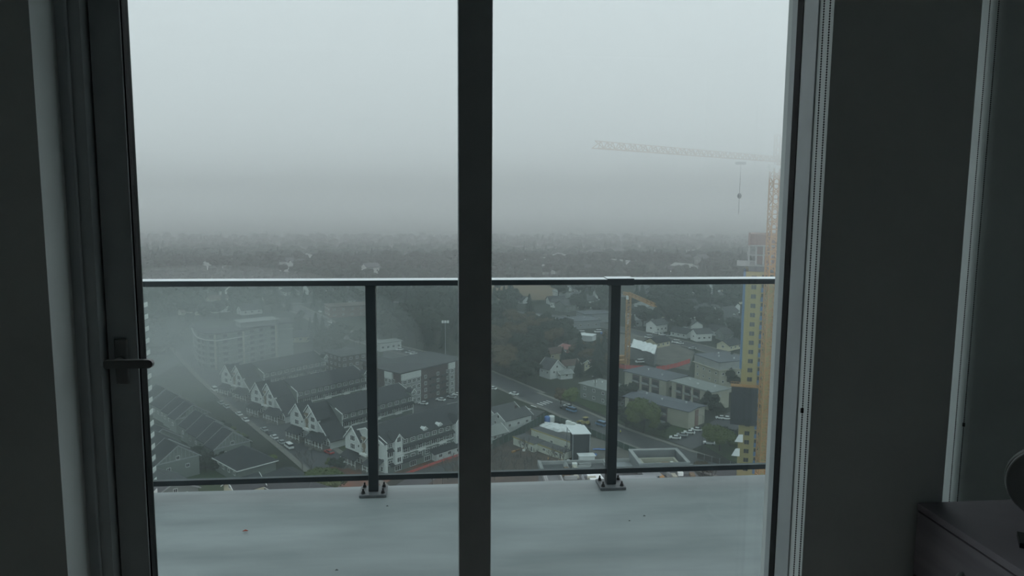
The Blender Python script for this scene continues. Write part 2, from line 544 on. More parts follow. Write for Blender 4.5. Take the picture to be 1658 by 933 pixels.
# ================================================================ the city
GZ = GROUND_Z
M.update({
    'grass': mat('wet_ground', (0.040, 0.048, 0.034), 0.95, scale=0.03, col2=(0.024, 0.028, 0.025), detail=8, spec=0.1),
    'asphalt': mat('wet_asphalt', (0.074, 0.077, 0.083), 0.6, scale=0.12, col2=(0.054, 0.057, 0.063), detail=6, spec=0.25),
    'walk': mat('footpath_concrete', (0.17, 0.165, 0.15), 0.8, var=0.12, scale=0.4),
    'verge': mat('grass_verge', (0.055, 0.085, 0.038), 0.95, scale=0.2, col2=(0.040, 0.055, 0.032), spec=0.1),
    'dirt': mat('churned_earth', (0.115, 0.088, 0.072), 0.95, scale=0.12, col2=(0.070, 0.062, 0.058), detail=8, spec=0.1),
    'orange_dirt': mat('orange_earth', (0.20, 0.085, 0.055), 0.95, scale=0.3, col2=(0.12, 0.085, 0.07), detail=8, spec=0.1),
    'brownfield': mat('brown_field', (0.27, 0.185, 0.12), 0.95, scale=0.02, col2=(0.17, 0.13, 0.09), spec=0.1),
    'gravel': mat('site_gravel', (0.17, 0.165, 0.15), 0.9, scale=0.15, col2=(0.125, 0.12, 0.11), detail=8, spec=0.1),
    'roof_dark': mat('dark_shingles', (0.036, 0.040, 0.046), 0.75, var=0.12, scale=0.6, spec=0.2),
    'roof_grey': mat('grey_shingles', (0.085, 0.090, 0.096), 0.75, var=0.12, scale=0.6, spec=0.2),
    'roof_pale': mat('pale_roof_membrane', (0.27, 0.29, 0.28), 0.7, scale=0.12, col2=(0.22, 0.24, 0.235), spec=0.2),
    'roof_blue': mat('blue_grey_roof', (0.105, 0.118, 0.145), 0.6, scale=0.1, col2=(0.085, 0.095, 0.115), spec=0.3),
    'roof_brown': mat('brown_shingles', (0.105, 0.075, 0.065), 0.8, var=0.12, scale=0.6, spec=0.2),
    'white': mat('white_trim', (0.80, 0.82, 0.80), 0.6),
    'siding': mat('white_siding', (0.60, 0.63, 0.62), 0.7, var=0.04, scale=1.2, stretch=(0.2, 0.2, 6)),
    'greysiding': mat('grey_siding', (0.20, 0.225, 0.215), 0.75, var=0.05, scale=1.2, stretch=(0.2, 0.2, 6)),
    'sage': mat('sage_siding', (0.15, 0.175, 0.165), 0.75, var=0.05, scale=1.0, stretch=(0.2, 0.2, 6)),
    'beige': mat('beige_stucco', (0.40, 0.39, 0.32), 0.8, var=0.06, scale=0.3),
    'tan': mat('tan_panel', (0.27, 0.23, 0.17), 0.8, var=0.05, scale=0.5),
    'cabin': mat('cabin_panel', (0.60, 0.62, 0.54), 0.7, var=0.04, scale=0.4),
    'deckgrey': mat('wet_roof_deck', (0.085, 0.088, 0.095), 0.6, scale=0.3, col2=(0.05, 0.052, 0.058)),
    'cream': mat('cream_siding', (0.62, 0.58, 0.42), 0.8, var=0.05, scale=0.3),
    'brick': mat('dark_brick', (0.095, 0.075, 0.075), 0.85, var=0.12, scale=1.5),
    'redbrick': mat('muted_red_brick', (0.21, 0.13, 0.115), 0.85, var=0.12, scale=1.5),
    'concrete': mat('raw_concrete', (0.33, 0.34, 0.34), 0.8, scale=0.25, col2=(0.26, 0.27, 0.27)),
    'concrete_dk': mat('wet_concrete', (0.17, 0.18, 0.19), 0.7, scale=0.25, col2=(0.12, 0.13, 0.135)),
    'steel': mat('galvanised_steel', (0.30, 0.32, 0.34), 0.5, metal=0.2),
    'wpane': mat('dark_window', (0.030, 0.036, 0.042), 0.15),
    'bluepane': mat('blue_window', (0.10, 0.14, 0.20), 0.2),
    'dulltrim': mat('dull_trim', (0.34, 0.36, 0.36), 0.7),
    'yellow': mat('yellow_sheathing', (0.36, 0.30, 0.125), 0.8, var=0.05, scale=0.12),
    'blue': mat('blue_sheathing', (0.09, 0.19, 0.36), 0.7, var=0.08, scale=0.3),
    'orange': mat('crane_orange', (0.42, 0.22, 0.07), 0.6),
    'netting': mat('dark_netting', (0.030, 0.036, 0.044), 0.95, var=0.15, scale=0.4, spec=0.1),
    'red': mat('red_paint', (0.45, 0.05, 0.045), 0.6),
    'redfence': mat('red_barrier', (0.55, 0.10, 0.09), 0.7),
    'tarp': mat('white_tarpaulin', (0.78, 0.81, 0.82), 0.5, var=0.05, scale=0.4),
    'bluetarp': mat('blue_tarpaulin', (0.08, 0.18, 0.45), 0.6),
    'fencegreen': mat('green_hoarding', (0.040, 0.070, 0.060), 0.85, spec=0.1),
    'carwhite': mat('white_car_paint', (0.82, 0.84, 0.84), 0.3),
    'carsilver': mat('silver_car_paint', (0.42, 0.45, 0.46), 0.3),
    'cardark': mat('dark_car_paint', (0.035, 0.04, 0.045), 0.3),
    'carred': mat('red_car_paint', (0.40, 0.03, 0.03), 0.3),
    'carblue': mat('blue_car_paint', (0.12, 0.22, 0.36), 0.3),
    'tyre': mat('tyre_rubber', (0.012, 0.012, 0.012), 0.9),
    'needle': mat('conifer_needles', (0.020, 0.036, 0.026), 0.95, scale=0.4, col2=(0.012, 0.022, 0.018), spec=0.05),
    'leafd': mat('dark_leaves', (0.028, 0.040, 0.028), 0.95, scale=0.4, col2=(0.016, 0.024, 0.018), spec=0.05),
    'leafo': mat('olive_leaves', (0.120, 0.150, 0.045), 0.95, scale=0.5, col2=(0.070, 0.095, 0.032), spec=0.05),
    'leafb': mat('russet_leaves', (0.105, 0.075, 0.042), 0.95, scale=0.5, col2=(0.060, 0.048, 0.032), spec=0.05),
    'bark': mat('bark', (0.045, 0.042, 0.040), 0.95, spec=0.05),
    'barebark': mat('bare_twigs', (0.13, 0.12, 0.115), 0.95, spec=0.05),
    'hivis': mat('hi_vis_yellow', (0.75, 0.68, 0.06), 0.7),
    'skin': mat('skin', (0.45, 0.29, 0.21), 0.6),
    'navy': mat('navy_trousers', (0.02, 0.03, 0.06), 0.8),
    'pink': mat('pale_red_roof', (0.36, 0.16, 0.15), 0.8, var=0.1, scale=0.3),
    'lawn': mat('short_lawn', (0.045, 0.075, 0.035), 0.95, scale=0.1, col2=(0.035, 0.055, 0.03), spec=0.05),
})
struct('ground', MB().box(-2800, 2800, 30, 9000, GZ - 2, GZ), M['grass'])


def flat(name, pts, m, z=0.05, label=None):
    vs = [(p[0], p[1], GZ + z) for p in pts]
    n_ = len(vs)
    mb = MB()
    mb.add([(x, y, GZ - 0.3) for x, y, _ in vs] + vs, [tuple(range(n_ - 1, -1, -1)), tuple(range(n_, 2 * n_))] + [(i, (i + 1) % n_, n_ + (i + 1) % n_, n_ + i) for i in range(n_)])
    o = mb.build(name, m)
    return tag(o, label, kind='structure')


def gp(*pp):
    return [g(x, y) for x, y in pp]


ROADS = []


def road(pp, wid, name='road', m=None, z=0.06, kerb=0.0):
    P = [g(x, y) for x, y in pp]
    L, Rr = [], []
    for i, p in enumerate(P):
        d = (P[min(i + 1, len(P) - 1)] - P[max(i - 1, 0)]).normalized()
        s = Vector((-d.y, d.x, 0)) * wid / 2
        L.append(p + s)
        Rr.append(p - s)
    for i in range(len(P) - 1):
        ROADS.append((P[i].x, P[i].y, P[i + 1].x, P[i + 1].y, wid / 2))
    flat(name, L + Rr[::-1], m or M['asphalt'], z)
    if kerb:
        for side, A in ((1, L), (-1, Rr)):
            B = []
            for i, p in enumerate(A):
                d = (P[min(i + 1, len(P) - 1)] - P[max(i - 1, 0)]).normalized()
                B.append(p + Vector((-d.y, d.x, 0)) * kerb * side)
            flat('sidewalk', (A + B[::-1]) if side < 0 else (B + A[::-1]), M['walk'], z + 0.12)


# ---- ground patches
flat('field_brown', gp((796, 486), (905, 486), (905, 458), (880, 452), (796, 455)), M['brownfield'], 0.04)
road([(300, 560), (345, 605), (405, 655), (480, 712), (560, 775), (640, 842)], 14.5, kerb=2.2)
road([(470, 495), (510, 514), (560, 542), (640, 565), (740, 588), (860, 640)], 13, kerb=1.8)
road([(852, 640), (905, 660), (1000, 702), (1100, 737), (1240, 786), (1330, 822)], 12, kerb=2.0)
road([(868, 664), (800, 702), (735, 740), (660, 790)], 9)
road([(900, 512), (1000, 532), (1060, 546), (1130, 562), (1230, 590)], 12, kerb=1.5)
road([(220, 470), (340, 500), (430, 496), (560, 485), (690, 492), (900, 512)], 9)
road([(240, 610), (300, 575), (330, 590)], 9)
flat('parking_lot', gp((655, 668), (745, 700), (790, 668), (760, 640), (700, 634)), M['asphalt'], 0.09)
flat('parking_lot', gp((1078, 712), (1120, 728), (1186, 700), (1215, 680), (1180, 668), (1125, 698)), M['asphalt'], 0.09)
flat('parking_lot', gp((620, 588), (745, 592), (745, 578), (620, 562)), M['asphalt'], 0.12)
flat('building_site', gp((800, 708), (862, 690), (900, 690), (985, 725), (1010, 790), (1010, 830), (640, 830), (690, 752), (742, 732)), M['dirt'], 0.03)
flat('building_site', gp((900, 692), (985, 716), (1040, 740), (1120, 790), (940, 800), (930, 730)), M['gravel'], 0.07)
flat('verge', gp((905, 640), (1000, 682), (1085, 712), (1120, 697), (1000, 660), (930, 628)), M['verge'], 0.06)
flat('verge', gp((1140, 722), (1190, 700), (1260, 730), (1260, 770), (1180, 745)), M['verge'], 0.06)
flat('verge', gp((440, 640), (560, 742), (600, 768), (630, 760), (560, 700), (470, 632)), M['verge'], 0.06)
flat('verge', gp((250, 800), (330, 760), (450, 770), (500, 800), (470, 830), (250, 830)), M['lawn'], 0.04)
flat('orange_earth', gp((520, 762), (585, 742), (625, 752), (760, 735), (742, 745), (640, 772), (600, 802), (520, 800)), M['orange_dirt'], 0.08)
flat('building_site', gp((985, 575), (1115, 600), (1125, 570), (1060, 545), (985, 540)), M['gravel'], 0.03)

# zebra crossing
d0, d1_ = g(835, 667), g(892, 650)
for k in range(11):
    if k in (4,):
        continue
    p = d0.lerp(d1_, (k + 0.5) / 11)
    o = MB().box(-0.35, 0.35, -2.0, 2.0, 0, 0.02).build('crosswalk_stripe', M['white'], loc=(p.x, p.y, GZ + 0.07))
    o.rotation_euler = (0, 0, rad(-55) + rad(90))
    tag(o, 'white painted bar of the crosswalk at the street corner', 'road marking', 'crosswalk bars at the street corner')

OCC = []   # footprints kept clear of trees


def occ(p, r):
    OCC.append((p[0], p[1], r))


def free(x, y, r):
    for a, b, q in OCC:
        if (x - a) ** 2 + (y - b) ** 2 < (q + r) ** 2:
            return False
    for x0, y0, x1, y1, hw in ROADS:
        dx, dy = x1 - x0, y1 - y0
        t = max(0, min(1, ((x - x0) * dx + (y - y0) * dy) / (dx * dx + dy * dy)))
        if (x - x0 - t * dx) ** 2 + (y - y0 - t * dy) ** 2 < (hw + r * 0.7) ** 2:
            return False
    return True


# ---------------------------------------------------------------- windows
_WC = {}


def win(w_, h_, cols=2, rows=2, fm='white', pm='wpane', fw=0.12, proud=0.08):
    key = (round(w_, 2), round(h_, 2), cols, rows, fm, pm, fw)
    if key not in _WC:
        mb = MB()
        x0, x1 = -w_ / 2, w_ / 2
        mb.box(x0, x0 + fw, -proud, 0.05, 0, h_).box(x1 - fw, x1, -proud, 0.05, 0, h_)
        mb.box(x0 + fw, x1 - fw, -proud, 0.05, 0, fw).box(x0 + fw, x1 - fw, -proud, 0.05, h_ - fw, h_)
        for i in range(1, cols):
            xx = x0 + w_ * i / cols
            mb.box(xx - fw * .4, xx + fw * .4, -proud * .8, 0.04, fw, h_ - fw)
        for i in range(1, rows):
            zz = h_ * i / rows
            for j in range(cols):
                a_ = x0 + w_ * j / cols + fw * (.4 if j else 1)
                b_ = x0 + w_ * (j + 1) / cols - fw * (.4 if j < cols - 1 else 1)
                mb.box(a_, b_, -proud * .6, 0.04, zz - fw * .3, zz + fw * .3)
        mb.cur = 1
        mb.box(x0 + fw * .5, x1 - fw * .5, -0.025, 0.03, fw * .5, h_ - fw * .5)
        _WC[key] = mb.mesh('window', [M[fm], M[pm]])
    return _WC[key]


FACE = {'s': 0.0, 'e': rad(90), 'n': rad(180), 'w': rad(-90)}   # outward -y, +x, +y, -x in the building's own axes


def putw(par, me, x, y, z, face='s', name='window'):
    return inst(me, name, par, (x, y, z), FACE[face])


def gable_roof(mb, x0, x1, y0, y1, ze, zr, yr=None, over=0.5, t=0.25):
    """ridge along x"""
    yr = (y0 + y1) / 2 if yr is None else yr
    s0 = (zr - ze) / (yr - y0)
    s1 = (zr - ze) / (y1 - yr)
    A = [(x0 - over, y0 - over, ze - over * s0), (x1 + over, y0 - over, ze - over * s0), (x1 + over, yr, zr), (x0 - over, yr, zr)]
    B = [(x0 - over, yr, zr), (x1 + over, yr, zr), (x1 + over, y1 + over, ze - over * s1), (x0 - over, y1 + over, ze - over * s1)]
    vs = A[:2] + [A[2], A[3]] + [B[2], B[3]]
    lo = [(p[0], p[1], p[2] - t) for p in vs]
    mb.add(vs + lo, [(0, 1, 2, 3), (3, 2, 4, 5), (9, 8, 7, 6), (11, 10, 8, 9), (0, 3, 9, 6), (3, 5, 11, 9), (1, 7, 8, 2), (2, 8, 10, 4), (0, 6, 7, 1), (5, 4, 10, 11)])


def rake(mb, x, y0, y1, ze, zr, yr, over=0.5, t=0.35, w_=0.16):
    s0 = (zr - ze) / (yr - y0)
    s1 = (zr - ze) / (y1 - yr)
    for (ya, za, yb, zb) in ((y0 - over, ze - over * s0, yr, zr), (y1 + over, ze - over * s1, yr, zr)):
        mb.hull8([(x - w_ / 2, ya, za - t), (x + w_ / 2, ya, za - t), (x + w_ / 2, yb, zb - t), (x - w_ / 2, yb, zb - t)],
                 [(x - w_ / 2, ya, za + .06), (x + w_ / 2, ya, za + .06), (x + w_ / 2, yb, zb + .06), (x - w_ / 2, yb, zb + .06)])


def gable_walls(mb, x0, x1, y0, y1, ze, zr, yr=None, z0=0.0):
    yr = (y0 + y1) / 2 if yr is None else yr
    d = 0.12
    vs = [(x, y, z) for x in (x0, x1) for y, z in ((y0, z0), (y1, z0), (y1, ze - d), (yr, zr - d), (y0, ze - d))]
    mb.add(vs, [(0, 1, 2, 3, 4)[::-1], (5, 6, 7, 8, 9), (0, 5, 6, 1)[::-1], (1, 6, 7, 2)[::-1], (4, 9, 5, 0)[::-1], (2, 7, 8, 3)[::-1], (3, 8, 9, 4)[::-1]])


# ---------------------------------------------------------------- the four gabled townhouse rows
def townhouse_row(corner, L, rz, label, zt=11.4, x1=8.0, last=False):
    """local x runs away from the street, -y faces right/forward; corner = where the strip of top windows starts"""
    t = thing('townhouse_row', label, 'townhouses', rz=rad(rz), group='gabled townhouse rows along the street')
    c, s_ = math.cos(rad(rz)), math.sin(rad(rz))
    yF = -9.0
    loc = Vector((corner.x - (x1 * c - yF * s_), corner.y - (x1 * s_ + yF * c), GZ))
    t.location = loc
    for k in range(5):
        q = L * (k + .5) / 5
        occ((loc.x + q * c, loc.y + q * s_), 14)
    zr, yr, yB = zt + 3.5, 0.5, 11.0
    low, zl = (3.2, 3.6) if not last else (0.0, zt)
    W_ = MB()
    vs = []
    gable_walls(W_, x1, L, yF, yB, zt, zr, yr)
    W_.build('wall', M['sage'], t)
    W2 = MB()
    # street end: long rake running low on the right hand side
    gable_walls(W2, 0.0, x1, yF - low, yB, zl, zr, yr)
    W2.build('street_wall', M['siding'], t)
    rf = MB()
    gable_roof(rf, x1 + 0.2, L, yF, yB, zt, zr, yr, 0.5)
    rf.build('roof', M['roof_dark'], t)
    r2 = MB()
    gable_roof(r2, 0.0, x1 - 0.3, yF - low, yB, zl, zr, yr, 0.6)
    r2.build('street_roof', M['roof_dark'], t)
    tr_ = MB()
    rake(tr_, -0.62, yF - low, yB, zl, zr, yr, 0.6)
    tr_.build('rake_trim', M['white'], t)
    e_ = MB()
    e_.bar((x1 - .25, yF - 0.6, zt - .2), (x1 - .25, yr - 5.5, zt + (zr - zt) * (yr - 5.5 - yF) / (yr - yF)), 0.2, 0.3)
    e_.build('verge_trim', M['white'], t)
    e_ = MB()
    rake(e_, L + .6, yF, yB, zt, zr, yr, .5)
    e_.build('verge_trim', M['white'], t)
    # pent roof between the two upper floors, and corner boards
    pb = MB()
    pb.slab([(x1, yF - 1.0, zt - 3.3), (L + .2, yF - 1.0, zt - 3.3), (L + .2, yF, zt - 2.6), (x1, yF, zt - 2.6)], 0.2)
    pb.build('pent_roof', M['roof_dark'], t)
    cb = MB()
    for xx in (x1 + .1, L - .1):
        cb.box(xx - .15, xx + .15, yF - .06, yF + .1, 0, zt - 0.3)
    cb.box(x1 + .3, L - .3, yF - .06, yF, zt - 5.9, zt - 5.6)
    cb.build('corner_board', M['white'], t)
    # windows of the long side
    wt, wm, wb_ = win(1.9, 1.45, 2, 2), win(1.9, 1.8, 2, 2), win(2.8, 1.9, 3, 1)
    n_ = int((L - x1 - 1.5) / 3.15)
    for i in range(n_):
        xx = x1 + 1.5 + (L - x1 - 3.0) * i / (n_ - 1)
        putw(t, wt, xx, yF, zt - 2.15, 's')
        putw(t, wm if i % 3 else wb_, xx, yF, zt - 5.4, 's')
        if last:
            putw(t, wm, xx, yF, zt - 8.4, 's')
            if i % 2:
                putw(t, wb_, xx, yF, zt - 11.0, 's')
    bl = MB()
    # balconies with white railings on the floor below
    for i in range(1, n_, 3):
        xx = x1 + 1.5 + (L - x1 - 3.0) * i / (n_ - 1)
        b = MB().box(xx - 1.6, xx + 1.6, yF - 1.4, yF, zt - 5.9, zt - 5.7)
        for q in range(9):
            xq = xx - 1.55 + 3.1 * q / 8
            b.box(xq - .04, xq + .04, yF - 1.4, yF - 1.32, zt - 5.7, zt - 4.8)
        b.box(xx - 1.6, xx + 1.6, yF - 1.42, yF - 1.3, zt - 4.8, zt - 4.68)
        b.build('balcony', M['white'], t)
    # small gabled dormer at the far end of the strip
    dx = L - 3.4
    if not last:
        dm = MB()
        gx = MB()
        dm.M = gx.M = Matrix.Translation((dx + 3.2, yF + 0.6, 0)) @ Matrix.Rotation(rad(90), 4, 'Z')
        gable_walls(dm, -1.2, 2.2, -1.1, 1.1, zt + 1.7, zt + 2.7, 0, zt - 0.6)
        gable_roof(gx, -1.2, 2.2, -1.1, 1.1, zt + 1.7, zt + 2.8, 0, 0.3, 0.15)
        dd_ = dm.build('dormer', M['greysiding'], t)
        gx.build('dormer_roof', M['roof_dark'], t)
        rk = MB()
        rk.M = dm.M
        rake(rk, -1.55, -1.1, 1.1, zt + 1.7, zt + 2.8, 0, .35, .25)
        rk.build('dormer_trim', M['white'], t)
        putw(t, win(1.3, 1.4, 2, 1), dx + 3.2, yF - 0.6, zt + 0.05, 's')
    # street front: two projecting gabled bays with tall windows, beige panels, porch
    for gi, (ya, yb, zp, proj) in enumerate(((2.2, 10.9, zt + 3.0, 1.6), (-5.9, -0.5, zt + 2.0, 1.2))):
        yc = (ya + yb) / 2
        hw = (yb - ya) / 2
        b = MB()
        gable_walls(b, -proj, 0.3, ya, yb, zp - hw * 1.0, zp, yc, 5.6)
        b.build('gable_bay', M['siding'], t)
        r_ = MB()
        gable_roof(r_, -proj, 4.5, ya, yb, zp - hw * 1.0, zp + .1, yc, .45, .2)
        r_.build('gable_roof', M['roof_dark'], t)
        k_ = MB()
        rake(k_, -proj - .5, ya, yb, zp - hw * 1.0, zp + .1, yc, .45, .35)
        k_.build('rake_trim', M['white'], t)
        tri = win(2.6, 2.0, 3, 1, fw=.14)
        putw(t, tri, -proj, yc, 9.1 if gi == 0 else 9.0, 'w')
        putw(t, tri, -proj, yc, 6.2, 'w')
        if gi == 0:
            putw(t, win(1.0, 1.2, 1, 1), -proj, ya + .9, 7.4, 'w')
    for (ya, yb) in ((-1.2, 0.6), (1.4, 3.0)):
        MB().box(-0.9, 0.0, ya, yb, 4.6, 11.2).build('tan_bay', M['tan'], t)
        putw(t, win(1.1, 1.3, 1, 2), -0.9, (ya + yb) / 2, 9.2, 'w')
        putw(t, win(1.1, 1.3, 1, 2), -0.9, (ya + yb) / 2, 6.3, 'w')
    MB().box(-2.0, 0, -1.4, 2.4, 5.2, 5.9).build('bay_balcony', M['white'], t)
    putw(t, win(1.2, 1.3, 2, 1), 0.0, -8.2, 4.6, 'w')
    for (ya, yb) in (((-12.0, -1.4), (2.5, 11.2)) if not last else ((-8.8, -1.4), (2.5, 11.2))):
        p = MB()
        p.slab([(-4.0, ya, 3.4), (0.0, ya, 5.4), (0.0, yb, 5.4), (-4.0, yb, 3.4)][::-1], .2)
        p.build('porch_roof', M['roof_dark'], t)
        q = MB()
        nn = int((yb - ya) / 1.9)
        for i in range(nn + 1):
            yy = ya + .2 + (yb - ya - .4) * i / nn
            q.box(-3.7, -3.5, yy - .1, yy + .1, 0.0, 3.4)
        q.box(-3.72, -3.5, ya + .1, yb - .1, 3.1, 3.4).box(-3.68, -3.56, ya + .1, yb - .1, 1.5, 1.62)
        q.build('porch_posts', M['white'], t)
        for i in range(nn):
            putw(t, win(1.1, 1.7, 1, 2), 0.0, ya + 1.2 + (yb - ya - 1.8) * i / nn, 1.2, 'w')
        st_ = MB()
        ym = (ya + yb) / 2
        for i in range(5):
            st_.box(-4.2 - .35 * i, -3.9 - .35 * i, ym - .8, ym + .8, 0, 1.0 - .2 * i)
        st_.box(-3.9, 0, ya + .1, yb - .1, 0, 1.0)
        st_.build('porch_steps', M['walk'], t)
    if last:   # the nearest row shows white bays, small gablets and a raised plinth on its long side
        for xb_, wb in ((5.2, 3.2), (33.5, 3.4)):
            b = MB()
            b.M = Matrix.Translation((xb_, yF, 0)) @ Matrix.Rotation(rad(90), 4, 'Z')
            gable_walls(b, -1.3, 0.2, -wb / 2, wb / 2, zt + 0.6, zt + 2.3, 0, 3.2)
            b.build('white_bay', M['siding'], t)
            r_ = MB()
            r_.M = b.M
            gable_roof(r_, -1.3, 4.0, -wb / 2, wb / 2, zt + .6, zt + 2.4, 0, .35, .2)
            r_.build('bay_roof', M['roof_dark'], t)
            k_ = MB()
            k_.M = b.M
            rake(k_, -1.68, -wb / 2, wb / 2, zt + .6, zt + 2.4, 0, .35, .3)
            k_.build('bay_trim', M['white'], t)
            for zz in (zt - .6, zt - 4.1, zt - 7.6):
                putw(t, win(1.7, 1.9, 2, 1), xb_, yF - 1.3, zz, 's')
        for xg in (18.5, 25.5):
            gx = MB()
            gx.M = Matrix.Translation((xg, yF + 1.2, 0)) @ Matrix.Rotation(rad(90), 4, 'Z')
            gable_walls(gx, -.9, 1.2, -.8, .8, zt + .9, zt + 1.5, 0, zt + .1)
            gx.build('gablet', M['siding'], t)
            rk = MB()
            rk.M = gx.M
            rake(rk, -1.0, -.8, .8, zt + .9, zt + 1.6, 0, .3, .25, .3)
            rk.build('gablet_trim', M['white'], t)
        MB().box(L * .45, L + .1, yF - 2.6, yF, 0.0, 3.1).build('plinth', M['siding'], t)
        pr_ = MB()
        pr_.slab([(L * .42, yF - 3.0, 3.1), (L + .3, yF - 3.0, 3.1), (L + .3, yF, 4.3), (L * .42, yF, 4.3)], .2)
        pr_.slab([(x1 + 1, yF - 1.2, 3.0), (L * .34, yF - 1.2, 3.0), (L * .34, yF, 3.8), (x1 + 1, yF, 3.8)], .2)
        pr_.build('lower_pent_roof', M['roof_dark'], t)
        for i in range(6):
            putw(t, win(1.7, 1.3, 2, 1), L * .49 + (L * .46) * i / 5, yF - 2.6, 1.2, 's')
    return t


townhouse_row(g(427, 604, 11.4), (g(517, 584, 11.4) - g(427, 604, 11.4)).length + 10.5, 46, 'farthest of the four gabled townhouse rows, in front of the curved white block')
townhouse_row(g(481, 634, 11.4), (g(588, 610, 11.4) - g(481, 634, 11.4)).length + 9.5, 44, 'second gabled townhouse row counting from the curved white block')
townhouse_row(g(554, 670, 11.4), (g(660, 640, 11.4) - g(554, 670, 11.4)).length + 9.5, 44, 'third gabled townhouse row, just behind the nearest one')
_c4 = g(626, 717, 11.4)
townhouse_row(_c4, 47, 42, 'nearest gabled townhouse row, four storeys facing the earth bank', x1=1.0, last=True)

# ---------------------------------------------------------------- plain gabled houses
_ROOFM = {'dark': 'roof_dark', 'grey': 'roof_grey', 'brown': 'roof_brown', 'pink': 'pink', 'blue': 'roof_blue', 'pale': 'roof_pale'}


def house(p, rz, L, Wd, h, rise, wall, roof, label, group=None, cat='house', trim=True, wins=True, chimney=False, board=False):
    t = thing('house', label, cat, loc=(p.x, p.y, GZ), rz=rad(rz), group=group)
    b = MB()
    gable_walls(b, -L / 2, L / 2, -Wd / 2, Wd / 2, h, h + rise, 0)
    b.build('wall', M[wall], t)
    r_ = MB()
    gable_roof(r_, -L / 2, L / 2, -Wd / 2, Wd / 2, h, h + rise, 0, .6, .22)
    r_.build('roof', M[_ROOFM[roof]], t)
    if trim:
        for sx in (-1, 1):
            k_ = MB()
            rake(k_, sx * (L / 2 + .62), -Wd / 2, Wd / 2, h, h + rise, 0, .6, .3)
            k_.build('rake_trim', M['dulltrim' if wall == 'greysiding' else 'white'], t)
    if wins:
        w_ = win(1.3, 1.3, 2, 1)
        nn = max(1, int(L / 3.8))
        for i in range(nn):
            for sx, fc in ((-1, 's'), (1, 'n')):
                if fc == 'n' and i % 2:
                    continue
                putw(t, w_, -L / 2 + L * (i + .5) / nn, sx * Wd / 2, h * .45, fc)
        for sx, fc in ((-1, 'w'), (1, 'e')):
            for yy in (-Wd * .22, Wd * .22):
                putw(t, w_, sx * L / 2, yy, h * .5, fc)
            putw(t, w_, sx * L / 2, 0, h * .98, fc)
    if board:   # battens in the gable
        k_ = MB()
        for q in range(-4, 5):
            yy = q * Wd / 11
            top = h + rise * (1 - abs(yy) / (Wd / 2)) - .3
            k_.box(L / 2, L / 2 + .07, yy - .07, yy + .07, h * .98, top)
        k_.box(L / 2, L / 2 + .1, -Wd / 2, Wd / 2, h * .93, h * .98)
        k_.build('gable_battens', M['dulltrim'], t)
    if chimney:
        MB().box(L * .2, L * .2 + .8, .4, 1.2, h + rise * .5, h + rise + .9).build('chimney', M['brick'], t)
    occ(p, max(L, Wd) * .62)
    return t


# rows of gabled duplexes on the left, fronts towards the camera
def left_house(peak, width_px, h, rise, L, rz, wall, roof, label, board=False):
    q = g(peak[0], peak[1], h + rise)
    Wd = width_px
    c, s_ = math.cos(rad(rz)), math.sin(rad(rz))
    p = Vector((q.x - c * L / 2, q.y - s_ * L / 2, GZ))
    return house(p, rz, L, Wd, h, rise, wall, roof, label, 'gabled duplexes left of the street', board=board)


RZL = -50
_rows = [
    [((375.5, 699), 13.2, 6.6, 4.6, 'gabled duplex with battened gable and two small windows, beside the parked cars', True),
     ((362, 690), 12.6, 6.6, 4.6, 'gabled duplex tucked directly behind the battened one beside the parked cars', False),
     ((348, 681), 12.6, 6.6, 4.6, 'narrow grey gabled house, third up the left row from the battened duplex', False),
     ((333, 672), 12.2, 6.4, 4.2, 'grey gabled house standing fourth up the row, just below the pale van', False)],
    [((311, 655), 13.2, 6.4, 4.4, 'foggy gabled house with battened front at the top of the second row', True),
     ((300, 649), 12, 6.4, 4.2, 'foggy grey roofed house just behind the battened one of the second row', False),
     ((288, 641), 12, 6.4, 4.2, 'foggy grey roofed house, second from the top of the left rows', False),
     ((267, 629), 12.5, 6.4, 4.2, 'faint roofed house farthest up the left rows, almost lost in fog', False)],
    [((287, 721), 14, 7.0, 4.8, 'large gabled duplex with battened front beside the slim left tower', True),
     ((272, 710), 13, 6.8, 4.4, 'roofed house close behind the large battened duplex beside the slim tower', False),
     ((262, 694), 13, 6.6, 4.2, 'grey roofed house two behind the large battened duplex', False)]]
_ax = Vector((math.cos(rad(RZL)), math.sin(rad(RZL)), 0))
for _row in _rows:
    for _i, (_pk, _w, _h, _ri, _lb, _bd) in enumerate(_row):
        _L = 9.0
        if _i + 1 < len(_row):
            _n = _row[_i + 1]
            _L = max(3.0, (g(*_pk, _h + _ri) - g(*_n[0], _n[2] + _n[3])).dot(_ax) - 1.4)
        left_house(_pk, _w, _h, _ri, min(_L, 12), RZL, 'greysiding', 'dark', _lb, board=_bd)
